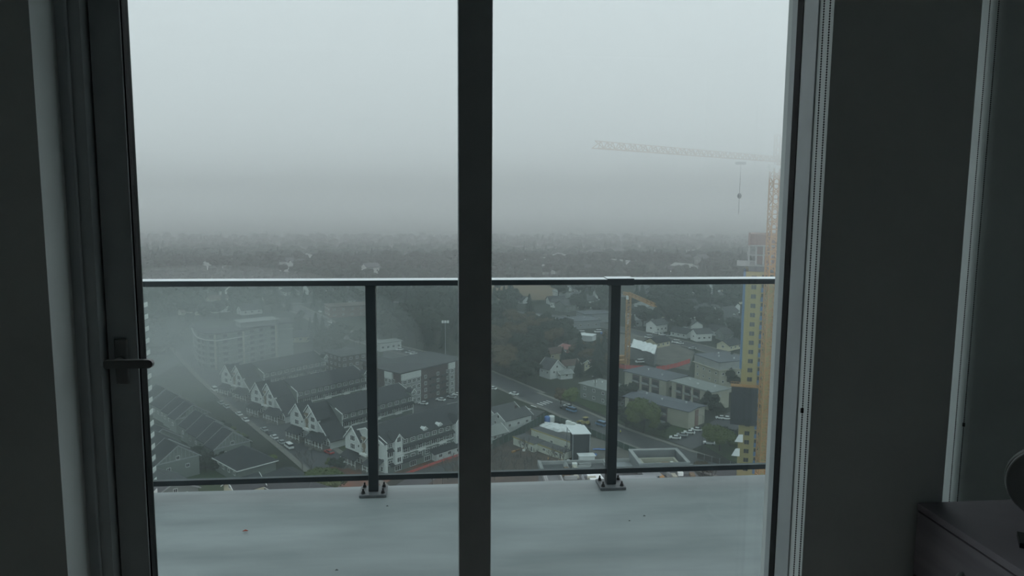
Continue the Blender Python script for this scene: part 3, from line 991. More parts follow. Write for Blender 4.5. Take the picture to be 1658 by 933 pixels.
# hip roofed house below them and the two house tops under the rail
def hip_house(p, rz, L, Wd, h, rise, wall, roof, label, cat='house', grp=None):
    t = thing('house', label, cat, loc=(p.x, p.y, GZ), rz=rad(rz), group=grp)
    MB().box(-L / 2, L / 2, -Wd / 2, Wd / 2, 0, h - .1).build('wall', M[wall], t)
    o_ = .7
    hl_ = max(0.5, (L - Wd) / 2)
    r_ = MB()
    vs = [(-L / 2 - o_, -Wd / 2 - o_, h), (L / 2 + o_, -Wd / 2 - o_, h), (L / 2 + o_, Wd / 2 + o_, h), (-L / 2 - o_, Wd / 2 + o_, h), (-hl_, 0, h + rise), (hl_, 0, h + rise)]
    r_.add(vs + [(x, y, h - .25) for x, y, z in vs[:4]], [(0, 1, 5, 4), (1, 2, 5), (2, 3, 4, 5), (3, 0, 4), (9, 8, 7, 6), (0, 6, 7, 1), (1, 7, 8, 2), (2, 8, 9, 3), (3, 9, 6, 0)])
    r_.build('roof', M[_ROOFM[roof]], t)
    k_ = MB()
    for a_, b_ in (((-L / 2 - o_, -Wd / 2 - o_ - .06), (L / 2 + o_, -Wd / 2 - o_ + .06)), ((L / 2 + o_ - .06, -Wd / 2 - o_), (L / 2 + o_ + .06, Wd / 2 + o_))):
        k_.box(a_[0], b_[0], a_[1], b_[1], h - .2, h + .1)
    k_.build('gutter', M['white'], t)
    for i in range(max(1, int(L / 4))):
        putw(t, win(1.4, 1.3, 2, 1), -L / 2 + 2 + i * 4, -Wd / 2, h - 2.3, 's')
    occ(p, max(L, Wd) * .62)
    return t


hip_house(g(398, 765), -50, 16.5, 13.5, 4.6, 4.6, 'greysiding', 'dark', 'wide dark hipped roof house with white gutters below the parked cars')
hip_house(g(482, 810), -50, 30, 14, 4.5, 4.0, 'greysiding', 'dark', 'low dark roofed house under the bottom rail beside the olive tree')
house(g(396, 816), 40, 9, 8, 6.2, 2.6, 'cream', 'dark', 'cream gabled house just showing between bottom rail and balcony edge')
house(g(268, 806), -50, 16, 14, 4.0, 3.6, 'greysiding', 'grey', 'grey roofed house below the bottom rail at the foot of the slim tower')

# ---------------------------------------------------------------- flat roofed blocks
def block(p, rz, L, Wd, h, wall, roof, label, floors=3, wspec=(1.6, 1.4, 2, 1), bays=None, faces='se', over=0.8, cat='apartment building', name='apartment_block', step=4.0, rise=0.0, z0=0.0, roofname='roof', vents=0, group=None, fm='white'):
    """p = centre on the ground; rise > 0 gives a shallow gable along x"""
    t = thing(name, label, cat, loc=(p.x, p.y, GZ), rz=rad(rz), group=group)
    MB().box(-L / 2, L / 2, -Wd / 2, Wd / 2, 0, h).build('wall', M[wall], t)
    r_ = MB()
    if rise:
        gable_roof(r_, -L / 2, L / 2, -Wd / 2, Wd / 2, h + over * rise / (Wd / 2) + .3, h + rise + .5, 0, over, .3)
    else:
        r_.box(-L / 2 - over, L / 2 + over, -Wd / 2 - over, Wd / 2 + over, h + .005, h + .4)
    ro = r_.build(roofname, M[roof], t)
    for k in range(vents):
        xx = -L / 2 + L * (k + .6) / (vents + .2)
        MB().lathe([(.28, 0), (.28, .5), (.45, .55), (.45, .75), (.05, .9)], (xx, -Wd * .12 * (1 if k % 2 else -1), h + .42 + rise * .75), 8).build('roof_vent', M['siding'], ro)
    w_ = win(*wspec, fm=fm)
    fh = (h - z0) / floors
    cnt = 0
    for fc, ln, off in (('s', L, -Wd / 2), ('e', Wd, L / 2), ('w', Wd, -L / 2), ('n', L, Wd / 2)):
        if fc not in faces:
            continue
        nn = max(1, int(ln / step))
        for f_ in range(floors):
            for i in range(nn):
                if cnt >= 98:
                    break
                q = -ln / 2 + ln * (i + .5) / nn
                z = z0 + f_ * fh + fh * .35
                putw(t, w_, q if fc in 'sn' else off, off if fc in 'sn' else q, z, fc)
                cnt += 1
    rr = min(L, Wd) * .62
    k = max(1, int(L / Wd))
    c, s_ = math.cos(rad(rz)), math.sin(rad(rz))
    for i in range(k):
        q = -L / 2 + L * (i + .5) / k
        occ((p.x + q * c, p.y + q * s_), rr)
    return t


def recesses(t, x0, x1, Wd, h, n_, m='brick'):
    for i in range(n_):
        a_ = x0 + (x1 - x0) * (i + .12) / n_
        b_ = x0 + (x1 - x0) * (i + .88) / n_
        MB().box(a_, b_, -Wd / 2 - .06, -Wd / 2 + .1, 0.1, h - .4).build('brick_recess', M[m], t)
        for z in (0.25, h / 2 + .1):
            MB().box(a_ + .2, b_ - .2, -Wd / 2 - 1.2, -Wd / 2 - .07, z, z + .15).box(a_ + .2, b_ - .2, -Wd / 2 - 1.2, -Wd / 2 - 1.1, z + .15, z + 1.0).build('balcony', M['concrete'], t)
            MB().box(a_ + .6, b_ - .6, -Wd / 2 - .12, -Wd / 2 - .061, z + .3, z + 2.2).build('patio_door', M['wpane'], t)


def from_roof(pa, pb, pc, h):
    """block centre, length, width, rotation from three roof corners (left front, right front, right back) seen h metres up"""
    A, B, C = g(*pa, h), g(*pb, h), g(*pc, h)
    d = B - A
    L = d.length
    rz = math.atan2(d.y, d.x)
    n_ = Vector((-math.sin(rz), math.cos(rz), 0))
    Wd = abs((C - B).dot(n_))
    ctr = (A + B) / 2 + n_ * Wd / 2
    return Vector((ctr.x, ctr.y, GZ)), math.degrees(rz), L, Wd


def block_r(pa, pb, pc, h, wall, roof, label, over=.8, **k):
    p, rz, L, Wd = from_roof(pa, pb, pc, h + .4)
    return block(p, rz, L - 2 * over, Wd - 2 * over, h, wall, roof, label, over=over, **k)


# low apartment blocks on the right
_t = block_r((1008, 641), (1116, 667), (1139, 655), 7.2, 'beige', 'roof_blue', 'long low beige apartment block with dark roof beside the row of parked cars', floors=2, rise=.6, vents=3, step=30, faces='s', wspec=(.8, .8, 1, 1))
_p, _rz, _L, _W = from_roof((1008, 641), (1116, 667), (1139, 655), 7.6)
recesses(_t, -_L / 2 + 2, _L / 2 - 10, _W - 1.6, 7.2, 3)
MB().box(_L / 2 - .85, _L / 2 - .7, -1.3, 1.3, .1, 6.9).build('brick_panel', M['redbrick'], _t)
block_r((936, 620), (1000, 638), (1032, 629), 6.8, 'greysiding', 'roof_pale', 'low block with a pale grey roof behind the right railing post', floors=2, vents=2, step=5)
_t = block_r((1008, 600), (1079, 617), (1106, 606), 8.0, 'beige', 'roof_blue', 'dark roofed apartment block behind, below the red barriers', floors=2, step=30, vents=2, wspec=(.8, .8, 1, 1))
_p, _rz, _L, _W = from_roof((1008, 600), (1079, 617), (1106, 606), 8.4)
recesses(_t, -_L / 2 + 5, _L / 2 - 4, _W - 1.6, 8.0, 3)
_t = block_r((1084, 616), (1153, 635.5), (1180, 627.5), 8.4, 'beige', 'roof_pale', 'apartment block with pale grey roof beside the netted tower', floors=2, step=30, vents=3, wspec=(.8, .8, 1, 1))
_p, _rz, _L, _W = from_roof((1084, 616), (1153, 635.5), (1180, 627.5), 8.8)
recesses(_t, -_L / 2 + 3, _L / 2 - 7, _W - 1.6, 8.4, 3)
bp = block_r((1124, 573), (1165, 587), (1197, 576), 15.0, 'beige', 'roof_blue', 'four storey beige block with white top floor left of the yellow tower', floors=4, step=4.2, wspec=(1.2, 1.2, 1, 1), over=.4, vents=3)
_p, _rz, _L, _W = from_roof((1124, 573), (1165, 587), (1197, 576), 15.4)
MB().box(-_L / 2 + .2, _L / 2 - .2, -_W / 2 + .1, -_W / 2 + .38, 11.6, 15.0).box(_L / 2 - .38, _L / 2 - .1, -_W / 2 + .4, _W / 2 - .3, 11.6, 15.0).build('top_floor_cladding', M['concrete'], bp)
MB().box(-_L / 2 - .6, _L / 2 + .6, -_W / 2 - .6, _W / 2 + .3, 11.2, 11.55).build('ledge', M['beige'], bp)

# brick and white bayed block behind the left railing post
def bay_block(p, rz, L, Wd, h, label, bays):
    t = thing('apartment_block', label, 'apartment building', loc=(p.x, p.y, GZ), rz=rad(rz))
    MB().box(-L / 2, L / 2, -Wd / 2, Wd / 2, 0, h).build('wall', M['brick'], t)
    MB().box(-L / 2 - .9, L / 2 + .9, -Wd / 2 - .9, Wd / 2 + .9, h + .005, h + .5).build('roof', M['roof_grey'], t)
    for fc, q0, q1 in bays:
        off = -Wd / 2 if fc == 's' else -L / 2
        b = MB().box(q0, q1, off - .7, off, 0, h - 3) if fc == 's' else MB().box(off - .7, off, q0, q1, 0, h - 3)
        b.build('bay', M['concrete'], t)
        b = MB().box(q0 - .1, q1 + .1, off - .8, off, h - 2.98, h) if fc == 's' else MB().box(off - .8, off, q0 - .1, q1 + .1, h - 2.98, h)
        b.build('top_bay', M['siding'], t)
        n_ = max(1, round((q1 - q0) / 3.0))
        for f_ in range(int(h / 3.1)):
            for k in range(n_):
                q = q0 + (q1 - q0) * (k + .5) / n_
                if fc == 's':
                    putw(t, win(2.0, 1.7, 2, 2), q, off - (.8 if f_ == 3 else .7), .8 + f_ * 3.1, 's')
                else:
                    putw(t, win(2.0, 1.7, 2, 2), off - (.8 if f_ == 3 else .7), q, .8 + f_ * 3.1, 'w')
    if L > 20:
        for f_ in range(4):
            for q in (-L * .12, L * .08, L * .24):
                putw(t, win(1.5, 1.6, 2, 1), q, -Wd / 2, .9 + f_ * 3.1, 's')
        for f_ in range(4):
            for q in (-Wd * .3, -Wd * .1, Wd * .4):
                putw(t, win(1.5, 1.6, 2, 1), -L / 2, q, .9 + f_ * 3.1, 'w')
    # dark balconies on the brick stretch
    for f_ in range(1, 4):
        for q in (-L * .02, L * .16):
            b = MB().box(q - 1.8, q + 1.8, -Wd / 2 - 1.3, -Wd / 2, f_ * 3.1, f_ * 3.1 + .15).box(q - 1.8, q + 1.8, -Wd / 2 - 1.3, -Wd / 2 - 1.22, f_ * 3.1 + .15, f_ * 3.1 + 1.1)
            b.build('balcony', M['cardark'], t)
    c, s_ = math.cos(rad(rz)), math.sin(rad(rz))
    for i in (-.35, 0, .35):
        occ((p.x + L * i * c, p.y + L * i * s_), Wd * .6)
    return t


_p, _rz, _L, _W = from_roof((657, 602), (742, 582), (700, 568), 15.5)
_L2 = _L + 6
bay_block(_p, _rz, _L2, _W, 15, 'four storey brick block with white window bays, right of the left railing post', [('s', -_L2 / 2 + .2, -_L2 / 2 + 11.5), ('s', _L2 / 2 - 10, _L2 / 2 - 6), ('w', -_W / 2 + 5, -_W / 2 + 10)])
_p = g(625, 584, 15)
bay_block(Vector((_p.x - 4.5, _p.y + 2, GZ)), _rz, 10, 9, 14.6, 'brick wing with a white bay, its end against the left railing post', [('s', -4.5, .5)])
block_r((552, 578), (596, 571), (570, 562), 12.5, 'brick', 'roof_grey', 'small brick block with white top floor left of the railing post', floors=4, over=.7, step=3.5, faces='sw')

# curved white condominium in the fog
cv = thing('condominium', 'long curved pale condominium with thin roof edge, deep in the fog', 'apartment building', loc=(0, 0, 0))
roofpx = [(313, 530), (318, 536), (332, 540), (352, 541), (376, 537.5), (400, 533.5), (430, 528), (452, 524), (476, 522)]
H6 = 19.5
front = [g(x, y, H6) for x, y in roofpx]
back = [p + Vector((2, 1, 0)).normalized() * 0 + Vector((-0.35, 0.94, 0)) * 20 for p in front]


def ring(pts_f, pts_b, z0, z1, inset=0.0):
    mb = MB()
    poly = [(p.x, p.y) for p in pts_f] + [(p.x, p.y) for p in pts_b[::-1]]
    if inset:
        cx_ = sum(p[0] for p in poly) / len(poly)
        cy_ = sum(p[1] for p in poly) / len(poly)
        poly = [(x + (cx_ - x) * inset, y + (cy_ - y) * inset) for x, y in poly]
    return mb.prism(poly, z0, z1)


ring(front, back, GZ, GZ + H6 - .4, 0.03).build('wall', M['greysiding'], cv)
ring(front, back, GZ + H6 - .39, GZ + H6 + .1).build('roof', M['roof_grey'], cv)
for k in range(1, 6):
    ring(front, back, GZ + k * 3.2 - .25, GZ + k * 3.2 + .15, 0.012).build('balcony_slab', M['concrete'], cv)
ring(front[:6], back[:6], GZ + 15.7, GZ + 16.1, -0.005).build('cornice', M['siding'], cv)
for i in range(len(front) - 1):
    a_, b_ = front[i], front[i + 1]
    d = (b_ - a_)
    if d.length < 5:
        continue
    nn = max(1, int(d.length / 5))
    for k in range(nn):
        q = a_.lerp(b_, (k + .5) / nn) + Vector((-0.35, 0.94, 0)) * .35
        for f_ in range(6):
            o = inst(win(3.0, 1.9, 3, 1, fm='dulltrim', fw=.1), 'window', cv, (q.x, q.y, GZ + .9 + f_ * 3.2), math.atan2(d.y, d.x))
        if i % 2 == 0:
            MB().bar((q.x + 2, q.y - .5, GZ), (q.x + 2, q.y - .5, GZ + 19), .9).build('pilaster', M['beige'], cv)
ph = g(408, 523, 22)
o = MB().box(-9, 11, -5, 5, H6 + .1, H6 + 3).box(-10, 12, -6, 6, H6 + 3, H6 + 3.3).build('penthouse', M['concrete'], cv)
o.location, o.rotation_euler = (ph.x, ph.y + 6, GZ), (0, 0, rad(30))
for p in front:
    occ((p.x, p.y + 10), 14)

# ---------------------------------------------------------------- slim tower at the left edge
lt = thing('apartment_tower', 'tower at the left edge showing only its stacked white balcony edges', 'apartment building')
pe = at_y(248, 640, 200)
MB().box(pe.x - 30, pe.x - 7, 196, 204, GZ, GZ + 66).build('wall', M['greysiding'], lt)
zt0 = at_y(240, 497, 200).z
for k in range(24):
    zz = zt0 - k * 3.05
    s = MB().box(pe.x - 8, pe.x, 194.5, 196, zz, zz + .25)
    s.box(pe.x - 1.6, pe.x, 196, 199.5, zz, zz + .25)
    s.build('balcony_slab', M['concrete'], lt)
    MB().box(pe.x - .2, pe.x, 194.5, 199.5, zz + .25, zz + 1.35).box(pe.x - 1.5, pe.x - .2, 194.5, 194.65, zz + .25, zz + 1.35).build('balcony_panel', M['white'], lt)
occ((pe.x - 12, 209), 19)
# ---------------------------------------------------------------- houses near the corner and beyond
wh = house(g(828, 694), 36, 14, 8.5, 5.8, 2.2, 'siding', 'grey', 'white two storey house with grey roof beside the green hoarding at the corner', chimney=True)
MB().box(7.0, 10.5, -3.4, 3.2, 0, 3.2).build('annex', M['siding'], wh)
gr_ = MB()
gable_roof(gr_, 7.6, 10.5, -3.4, 3.2, 3.2, 4.8, 0, .4, .2)
gr_.build('annex_roof', M['roof_grey'], wh)
house(g(812, 683), 36, 13, 8, 5.2, 2.2, 'siding', 'grey', 'white house with pale upper wall, behind the two storey one at the corner')
house(g(797, 712), 36, 8, 8, 3.6, 2.2, 'siding', 'pale', 'low white outbuilding with slatted pale roof at the edge of the dark post')
house(g(893, 610), -60, 9, 9, 5.6, 4.2, 'siding', 'grey', 'small white steep gabled house with lean-to, among dark trees')
house(g(913, 612), 20, 7, 6, 3.0, 1.2, 'siding', 'pale', 'white lean-to garage right of the steep gabled white house')
house(g(895, 583), 30, 11, 7, 5.0, 2.4, 'cream', 'brown', 'small cream walled house standing alone above the steep white gable')
house(g(919, 598), 20, 11, 8, 3.4, 2.0, 'siding', 'brown', 'low white fronted house hidden in trees right of the cream one')
house(g(962, 601), 30, 8, 7, 4.4, 2.2, 'cream', 'brown', 'small pale house with dormer windows just left of the right post')
house(g(928, 573), -55, 16, 9, 3.5, 1.5, 'redbrick', 'pink', 'building with a faded red roof right of the cream house')
block(g(925, 530), 15, 36, 18, 5.5, 'steel', 'roof_blue', 'low warehouse with flat blue-grey roof planes', floors=1, faces='s', step=6, cat='warehouse', name='warehouse', vents=3)
block(g(962, 520), 15, 22, 16, 6.5, 'steel', 'roof_blue', 'taller warehouse wing with pale blue roof, right of the low one', floors=1, faces='s', step=6, cat='warehouse', name='warehouse')
block(g(905, 540), 20, 10, 7, 4, 'siding', 'roof_pale', 'small white roofed shed in front of the warehouse', floors=1, faces='s', cat='shed', name='shed')
block(g(951, 551), -30, 9, 8, 3.4, 'tarp', 'tarp', 'white tarpaulin covered shed below the warehouse', floors=1, faces='', cat='shed', name='shed', over=.3)
block(g(856, 523), 5, 16, 10, 5, 'siding', 'roof_pale', 'pale roofed house just below the two tall conifers', floors=1, faces='s', cat='house', name='house')
block(g(866, 533), -30, 8, 6, 4, 'cream', 'roof_brown', 'little yellowish house below the two tall conifers', floors=1, faces='s', cat='house', name='house', over=.4)
block(g(566, 510), 20, 34, 18, 8, 'redbrick', 'roof_brown', 'reddish brick school-like building beyond the far road, foggy', floors=2, faces='sw', step=6, name='brick_building', cat='building')
block(g(628, 566), 30, 14, 8, 5, 'siding', 'roof_pale', 'small pale block at the edge of the woods by the parked cars', floors=1, faces='s', step=3, cat='building', name='garage_block')
# tarpaulin roof building and works on the far site
tb = thing('site_shed', 'long shed under a crumpled white tarpaulin on the far building site', 'shed', loc=(0, 0, 0))
A = [g(1021, 562, 7), g(1060, 573, 7), g(1064, 559, 9), g(1026, 549, 9)]
sh = MB()
nx_, ny_ = 12, 4
rr = random.Random(5)
vs = []
for j in range(ny_ + 1):
    for i in range(nx_ + 1):
        p = A[0].lerp(A[1], i / nx_).lerp(A[3].lerp(A[2], i / nx_), j / ny_)
        vs.append((p.x, p.y, p.z + rr.uniform(-.35, .35)))
sh.add(vs, [(j * (nx_ + 1) + i, j * (nx_ + 1) + i + 1, (j + 1) * (nx_ + 1) + i + 1, (j + 1) * (nx_ + 1) + i) for j in range(ny_) for i in range(nx_)])
o = sh.build('tarpaulin', M['tarp'], tb)
sol = o.modifiers.new('thick', 'SOLIDIFY')
sol.thickness = 0.25
MB().hull8([(p.x, p.y, GZ) for p in A], [(p.x, p.y, p.z - .7) for p in A]).build('wall', M['concrete_dk'], tb)
occ((A[0] + A[2]) / 2, 16)


def fence(pp, h, m, label, cat='fence', name='site_fence', panel=3.0, solid=True, group=None):
    P = [g(x, y) for x, y in pp]
    t = thing(name, label, cat, loc=(P[0].x, P[0].y, GZ), group=group)
    o0 = Vector((P[0].x, P[0].y, 0))
    pm, qm = MB(), MB()
    for a_, b_ in zip(P[:-1], P[1:]):
        d = b_ - a_
        n_ = max(1, int(d.length / panel))
        for i in range(n_):
            u, v = a_.lerp(b_, i / n_) - o0, a_.lerp(b_, (i + 1) / n_) - o0
            pm.bar((u.x, u.y, h / 2), (v.x, v.y, h / 2), .08, h * (.94 if solid else .25))
            qm.box(u.x - .07, u.x + .07, u.y - .07, u.y + .07, 0, h + .15)
    pm.build('fence_panels', m, t)
    qm.build('fence_posts', M['steel'], t)
    return t


for z_ in [0]:
    fence([(1062, 601), (1078, 599), (1096, 595), (1117, 588)], 2.6, M['redfence'], 'red barrier fence right of the small orange crane')
    fence([(999, 596), (1012, 598), (1044, 599)], 2.4, M['redfence'], 'red barrier fence at the foot of the small orange crane')
    fence([(912, 572), (934, 583)], 1.6, M['redfence'], 'short red barrier fence behind the cream house')
fence([(797, 728), (832, 711), (864, 693), (886, 680)], 3.4, M['fencegreen'], 'dark green hoarding along the lane beside the white corner house')
fence([(889, 680), (925, 690), (975, 712), (1010, 728), (1060, 748)], 2.4, M['fencegreen'], 'dark green hoarding along the road in front of the works yard', solid=True)
fence([(752, 736), (704, 752), (640, 776)], 1.0, M['redfence'], 'low orange safety netting at the foot of the nearest townhouse row', solid=True)
fence([(1128, 742), (1165, 752), (1200, 762)], 2.0, M['bark'], 'bare timber fence between the road and the yellow tower')

# ---- site cabins, tarpaulin, canopy and plant of the works yard
def cabin(pa, pb, wd, h, label, roof='roof_grey'):
    A_, B_ = g(*pa), g(*pb)
    d = B_ - A_
    rz = math.atan2(d.y, d.x)
    L = d.length
    t = thing('site_cabin', label, 'site cabin', loc=(A_.x, A_.y, GZ), rz=rz, group='beige site cabins in the works yard')
    MB().box(0, L, 0, wd, .25, h).build('wall', M['cabin'], t)
    MB().box(-.1, L + .1, -.1, wd + .1, h + .005, h + .18).build('roof', M[roof], t)
    MB().box(-.12, L + .12, -.3, -.11, h - .1, h + .3).build('yellow_edge', M['yellow'], t)
    MB().box(.3, L - .3, .3, wd - .3, 0, .24).build('skid', M['black'], t)
    for i in range(max(1, int(L / 6))):
        putw(t, win(1.4, 1.1, 2, 1), L * (i + .5) / max(1, int(L / 6)), 0, 1.2, 's')
    putw(t, win(.9, 2.0, 1, 1), L - 1.2, 0, .3, 's', 'door')
    occ((A_ + B_) / 2, L * .5)
    return t


cabin((831, 721), (864, 734), 6, 3.2, 'short beige site cabin, leftmost of the three in the works yard')
cabin((871, 732), (911, 747), 4.5, 2.9, 'low beige site cabin in front of the long one')
_t = cabin((860, 711), (928, 735), 4.5, 4.0, 'long beige site cabin behind the two shorter ones')
gt_ = MB()
cp = g(899, 694)
rt = random.Random(9)
grid = 12
Lq, Wq = 12.5, 7.5
vs = []
for j in range(grid + 1):
    for i in range(grid + 1):
        u, v = i / grid - .5, j / grid - .5
        edge = 1 - max(abs(u), abs(v)) * 2
        wob = 1 + .18 * math.sin(9 * math.atan2(v, u)) if (u or v) else 1
        vs.append((u * Lq * wob, v * Wq * wob, 0.03 + 1.8 * max(0, edge) ** .4 * (1 + rt.uniform(-.25, .25))))
gt_.add(vs, [(j * (grid + 1) + i, j * (grid + 1) + i + 1, (j + 1) * (grid + 1) + i + 1, (j + 1) * (grid + 1) + i) for j in range(grid) for i in range(grid)])
o = gt_.build('tarpaulin_heap', M['tarp'])
o.location, o.rotation_euler = (cp.x, cp.y, GZ + .08), (0, 0, rad(-28))
tag(o, 'large crumpled white tarpaulin spread on the ground behind the site cabins', 'tarpaulin')
cn = thing('site_canopy', 'tall open canopy with a white corrugated roof right of the site cabins', 'canopy', loc=g(939, 742))
MB().slab([(-3.6, -3.6, 10.2), (3.2, -3.6, 10.2), (2.2, 4.2, 11.0), (-4.6, 4.2, 11.0)], .2).build('canopy_roof', M['tarp'], cn)
for sx, sy in ((-3.3, -3.3), (2.9, -3.3), (1.9, 3.8), (-4.2, 3.8)):
    MB().box(sx - .13, sx + .13, sy - .13, sy + .13, 0, 10.0 if sy < 0 else 10.7).build('canopy_leg', M['steel'], cn)
MB().box(-3.1, 2.7, -3.1, 3.2, .02, 9.6).build('dark_enclosure', M['netting'], cn)
occ(g(937, 742), 6)
for px, py, s, lab in ((921, 690, 1.0, 'white crate on the yard edge, first of three along the hoarding'), (929, 693, 1.0, 'white crate on the yard edge, middle of three along the hoarding'), (936, 697, 1.1, 'white crate on the yard edge, third along the hoarding and nearest the canopy')):
    p = g(px, py)
    o = MB().box(-1.1, 1.1, -.9, .9, 0.02, 2.0 * s).box(-1.15, 1.15, -.95, .95, 2.0 * s, 2.1 * s).build('crate', M['white'], loc=(p.x, p.y, GZ + .07))
    o.rotation_euler = (0, 0, rad(-30))
    tag(o, lab, 'crate', 'white crates in the works yard')
for px, py, m_, r_, lab in ((893, 683, 'white', 1.3, 'white round tank at the yard corner beside the crossing'), (886, 684, 'bluetarp', 1.2, 'blue covered tank at the yard corner beside the white one')):
    p = g(px, py)
    tag(MB().lathe([(r_, 0), (r_, 2.2), (r_ * .8, 2.5), (.2, 2.7)], n=14).build('water_tank', M[m_], loc=(p.x, p.y, GZ + .07)), lab, 'tank')
for px, py, lw, lab in ((975, 729, (7, 1.6), 'blue tarpaulin strip crumpled on the yard beyond the canopy'), (958, 738, (4, 2.2), 'small blue sheet on the ground at the canopy leg')):
    p = g(px, py)
    rr_ = random.Random(int(px))
    mb = MB()
    n_ = 8
    vs = [(lw[0] * (i / n_ - .5), lw[1] * (j / 2 - .5) + .5 * math.sin(i), .15 + .25 * rr_.random()) for j in range(3) for i in range(n_ + 1)]
    mb.add(vs, [(j * (n_ + 1) + i, j * (n_ + 1) + i + 1, (j + 1) * (n_ + 1) + i + 1, (j + 1) * (n_ + 1) + i) for j in range(2) for i in range(n_)])
    tag(mb.build('blue_sheet', M['bluetarp'], loc=(p.x, p.y, GZ + .08)), lab, 'tarpaulin')
# loader on the road
ld = thing('wheel_loader', 'yellow wheel loader on the road behind the works yard', 'construction vehicle', loc=g(947, 690) + Vector((0, 0, .12)), rz=rad(-50))
MB().box(-1.2, 1.6, -1.1, 1.1, 1.0, 2.2).box(-2.6, -1.2, -1.0, 1.0, 1.0, 1.7).build('body', M['yellow'], ld, bevel=.08)
MB().box(-.4, 1.0, -.8, .8, 2.2, 3.5).build('cab', M['wpane'], ld, bevel=.08)
MB().box(-.6, 1.2, -1.0, 1.0, 3.5, 3.7).build('cab_roof', M['yellow'], ld, bevel=.04)
bk = MB()
bk.slab([(-4.4, -1.5, .3), (-3.4, -1.5, .25), (-3.4, 1.5, .25), (-4.4, 1.5, .3)], .1).box(-3.45, -3.35, -1.5, 1.5, .2, 1.5).bar((-2.4, -.7, 1.6), (-3.4, -.7, .8), .2).bar((-2.4, .7, 1.6), (-3.4, .7, .8), .2)
bk.build('bucket', M['yellow'], ld)
for sx in (-1.7, 1.2):
    for sy in (-1.2, 1.2):
        MB().lathe([(.35, -.25), (.75, -.22), (.78, 0), (.75, .22), (.35, .25)], (sx, sy, .78), 14, 'y').build('wheel', M['tyre'], ld)

# ---- vehicles
def car_proto(paint, kind='car'):
    t = thing('car' if kind == 'car' else kind, None, 'car' if kind == 'car' else kind)
    if kind == 'car':
        prof = [(-2.2, .35), (-2.25, .75), (-2.1, .95), (-1.0, 1.02), (1.5, 1.0), (2.1, .95), (2.25, .7), (2.2, .35)]
        cab = [(-1.15, 1.0), (-.45, 1.46), (1.05, 1.47), (1.85, 1.0)]
        wd, ch = .88, .72
    else:
        prof = [(-2.5, .4), (-2.55, 1.1), (-1.9, 1.25), (2.5, 1.25), (2.55, .4)]
        cab = [(-1.9, 1.24), (-1.3, 2.1), (2.35, 2.1), (2.5, 1.24)]
        wd, ch = .98, .86
    b = MB()
    n_ = len(prof)
    vs = [(x, s * wd, z) for s in (-1, 1) for x, z in prof]
    b.add(vs, [tuple(range(n_)), tuple(range(2 * n_ - 1, n_ - 1, -1))] + [(i, n_ + i, n_ + (i + 1) % n_, (i + 1) % n_) for i in range(n_)])
    b.build('body', M[paint], t, bevel=.06)
    gl = MB()
    q = cab
    gl.hull8([(q[0][0], -wd + .04, q[0][1]), (q[3][0], -wd + .04, q[3][1]), (q[3][0], wd - .04, q[3][1]), (q[0][0], wd - .04, q[0][1])],
             [(q[1][0], -ch + .02, q[1][1] - .03), (q[2][0], -ch + .02, q[2][1] - .03), (q[2][0], ch - .02, q[2][1] - .03), (q[1][0], ch - .02, q[1][1] - .03)])
    gl.build('windows', M['wpane'], t)
    MB().box(q[1][0] + .02, q[2][0] - .02, -ch, ch, q[1][1] - .02, q[1][1] + .04).build('car_roof', M[paint], t, bevel=.03)
    for sx in (-1.4, 1.4):
        for sy in (-wd + .1, wd - .1):
            MB().lathe([(.18, -.1), (.32, -.1), (.33, 0), (.32, .1), (.18, .1)], (sx, sy, .33), 12, 'y').build('wheel', M['tyre'], t)
    return t


PRO = {}


def car(px, py, deg, paint, label, kind='car', lift=.08, group=None):
    k = (paint, kind)
    p = g(px, py)
    loc = (p.x, p.y, GZ + lift)
    if k not in PRO:
        PRO[k] = car_proto(paint, kind)
        t = PRO[k]
        t.location, t.rotation_euler = loc, (0, 0, rad(deg))
        t['label'] = label
        if group:
            t['group'] = group
    else:
        t = copy_tree(PRO[k], loc, rad(deg), label)
        if group:
            t['group'] = group
        elif 'group' in t:
            del t['group']
    occ(p, 2.5)
    return t


car(358, 655, -58, 'carsilver', 'pale car in fog, farthest of the cars parked on the left kerb below the van', lift=.08)
car(367, 661, -58, 'carsilver', 'pale car in fog just ahead of the farthest one on the left kerb')
car(387, 673, -58, 'carwhite', 'white car on the left kerb, the upper of the pair halfway down the street')
car(397.5, 682.5, -58, 'carwhite', 'white car on the left kerb, the lower of the pair halfway down the street')
car(428, 698, -58, 'carsilver', 'grey car at the top of the close line parked on the left kerb')
car(436, 704, -58, 'cardark', 'dark car second in the close line parked on the left kerb')
car(444, 710.5, -58, 'carwhite', 'white saloon third in the close line parked on the left kerb')
car(456, 719, -58, 'carsilver', 'silver car fourth in the close line, behind the white van')
car(468, 726, -58, 'carwhite', 'white van at the lower end of the line parked on the left kerb', 'van')
car(385, 645, -58, 'carwhite', 'white car driving on the foggy street opposite the first townhouse gable')
car(533, 735, -50, 'carred', 'red car parked near the nearest townhouse porch')
car(347, 633, -58, 'carwhite', 'pale van with a square top in fog at the upper end of the street', 'van')
car(685, 655.5, -28, 'carwhite', 'white car on the lot, left of the three beyond the nearest townhouses')
car(713.5, 649.5, -28, 'carwhite', 'white car on the lot, middle one beyond the nearest townhouses')
car(731, 645, -28, 'carsilver', 'silver car on the lot against the dark post')
car(740, 641, -28, 'carwhite', 'white car on the lot partly hidden by the dark post')
car(832, 640, -35, 'carwhite', 'white car waiting on the road just above the crosswalk')
car(797, 631, -35, 'carwhite', 'white car at the right edge of the centre post, beyond the crossing')
car(914, 663, -55, 'cardark', 'dark pickup at the head of the road beyond the crossing')
car(925, 667, -55, 'carblue', 'blue van following the dark pickup on the road', 'van')
car(920, 660, -55, 'carwhite', 'white car beside the blue van beyond the crossing')
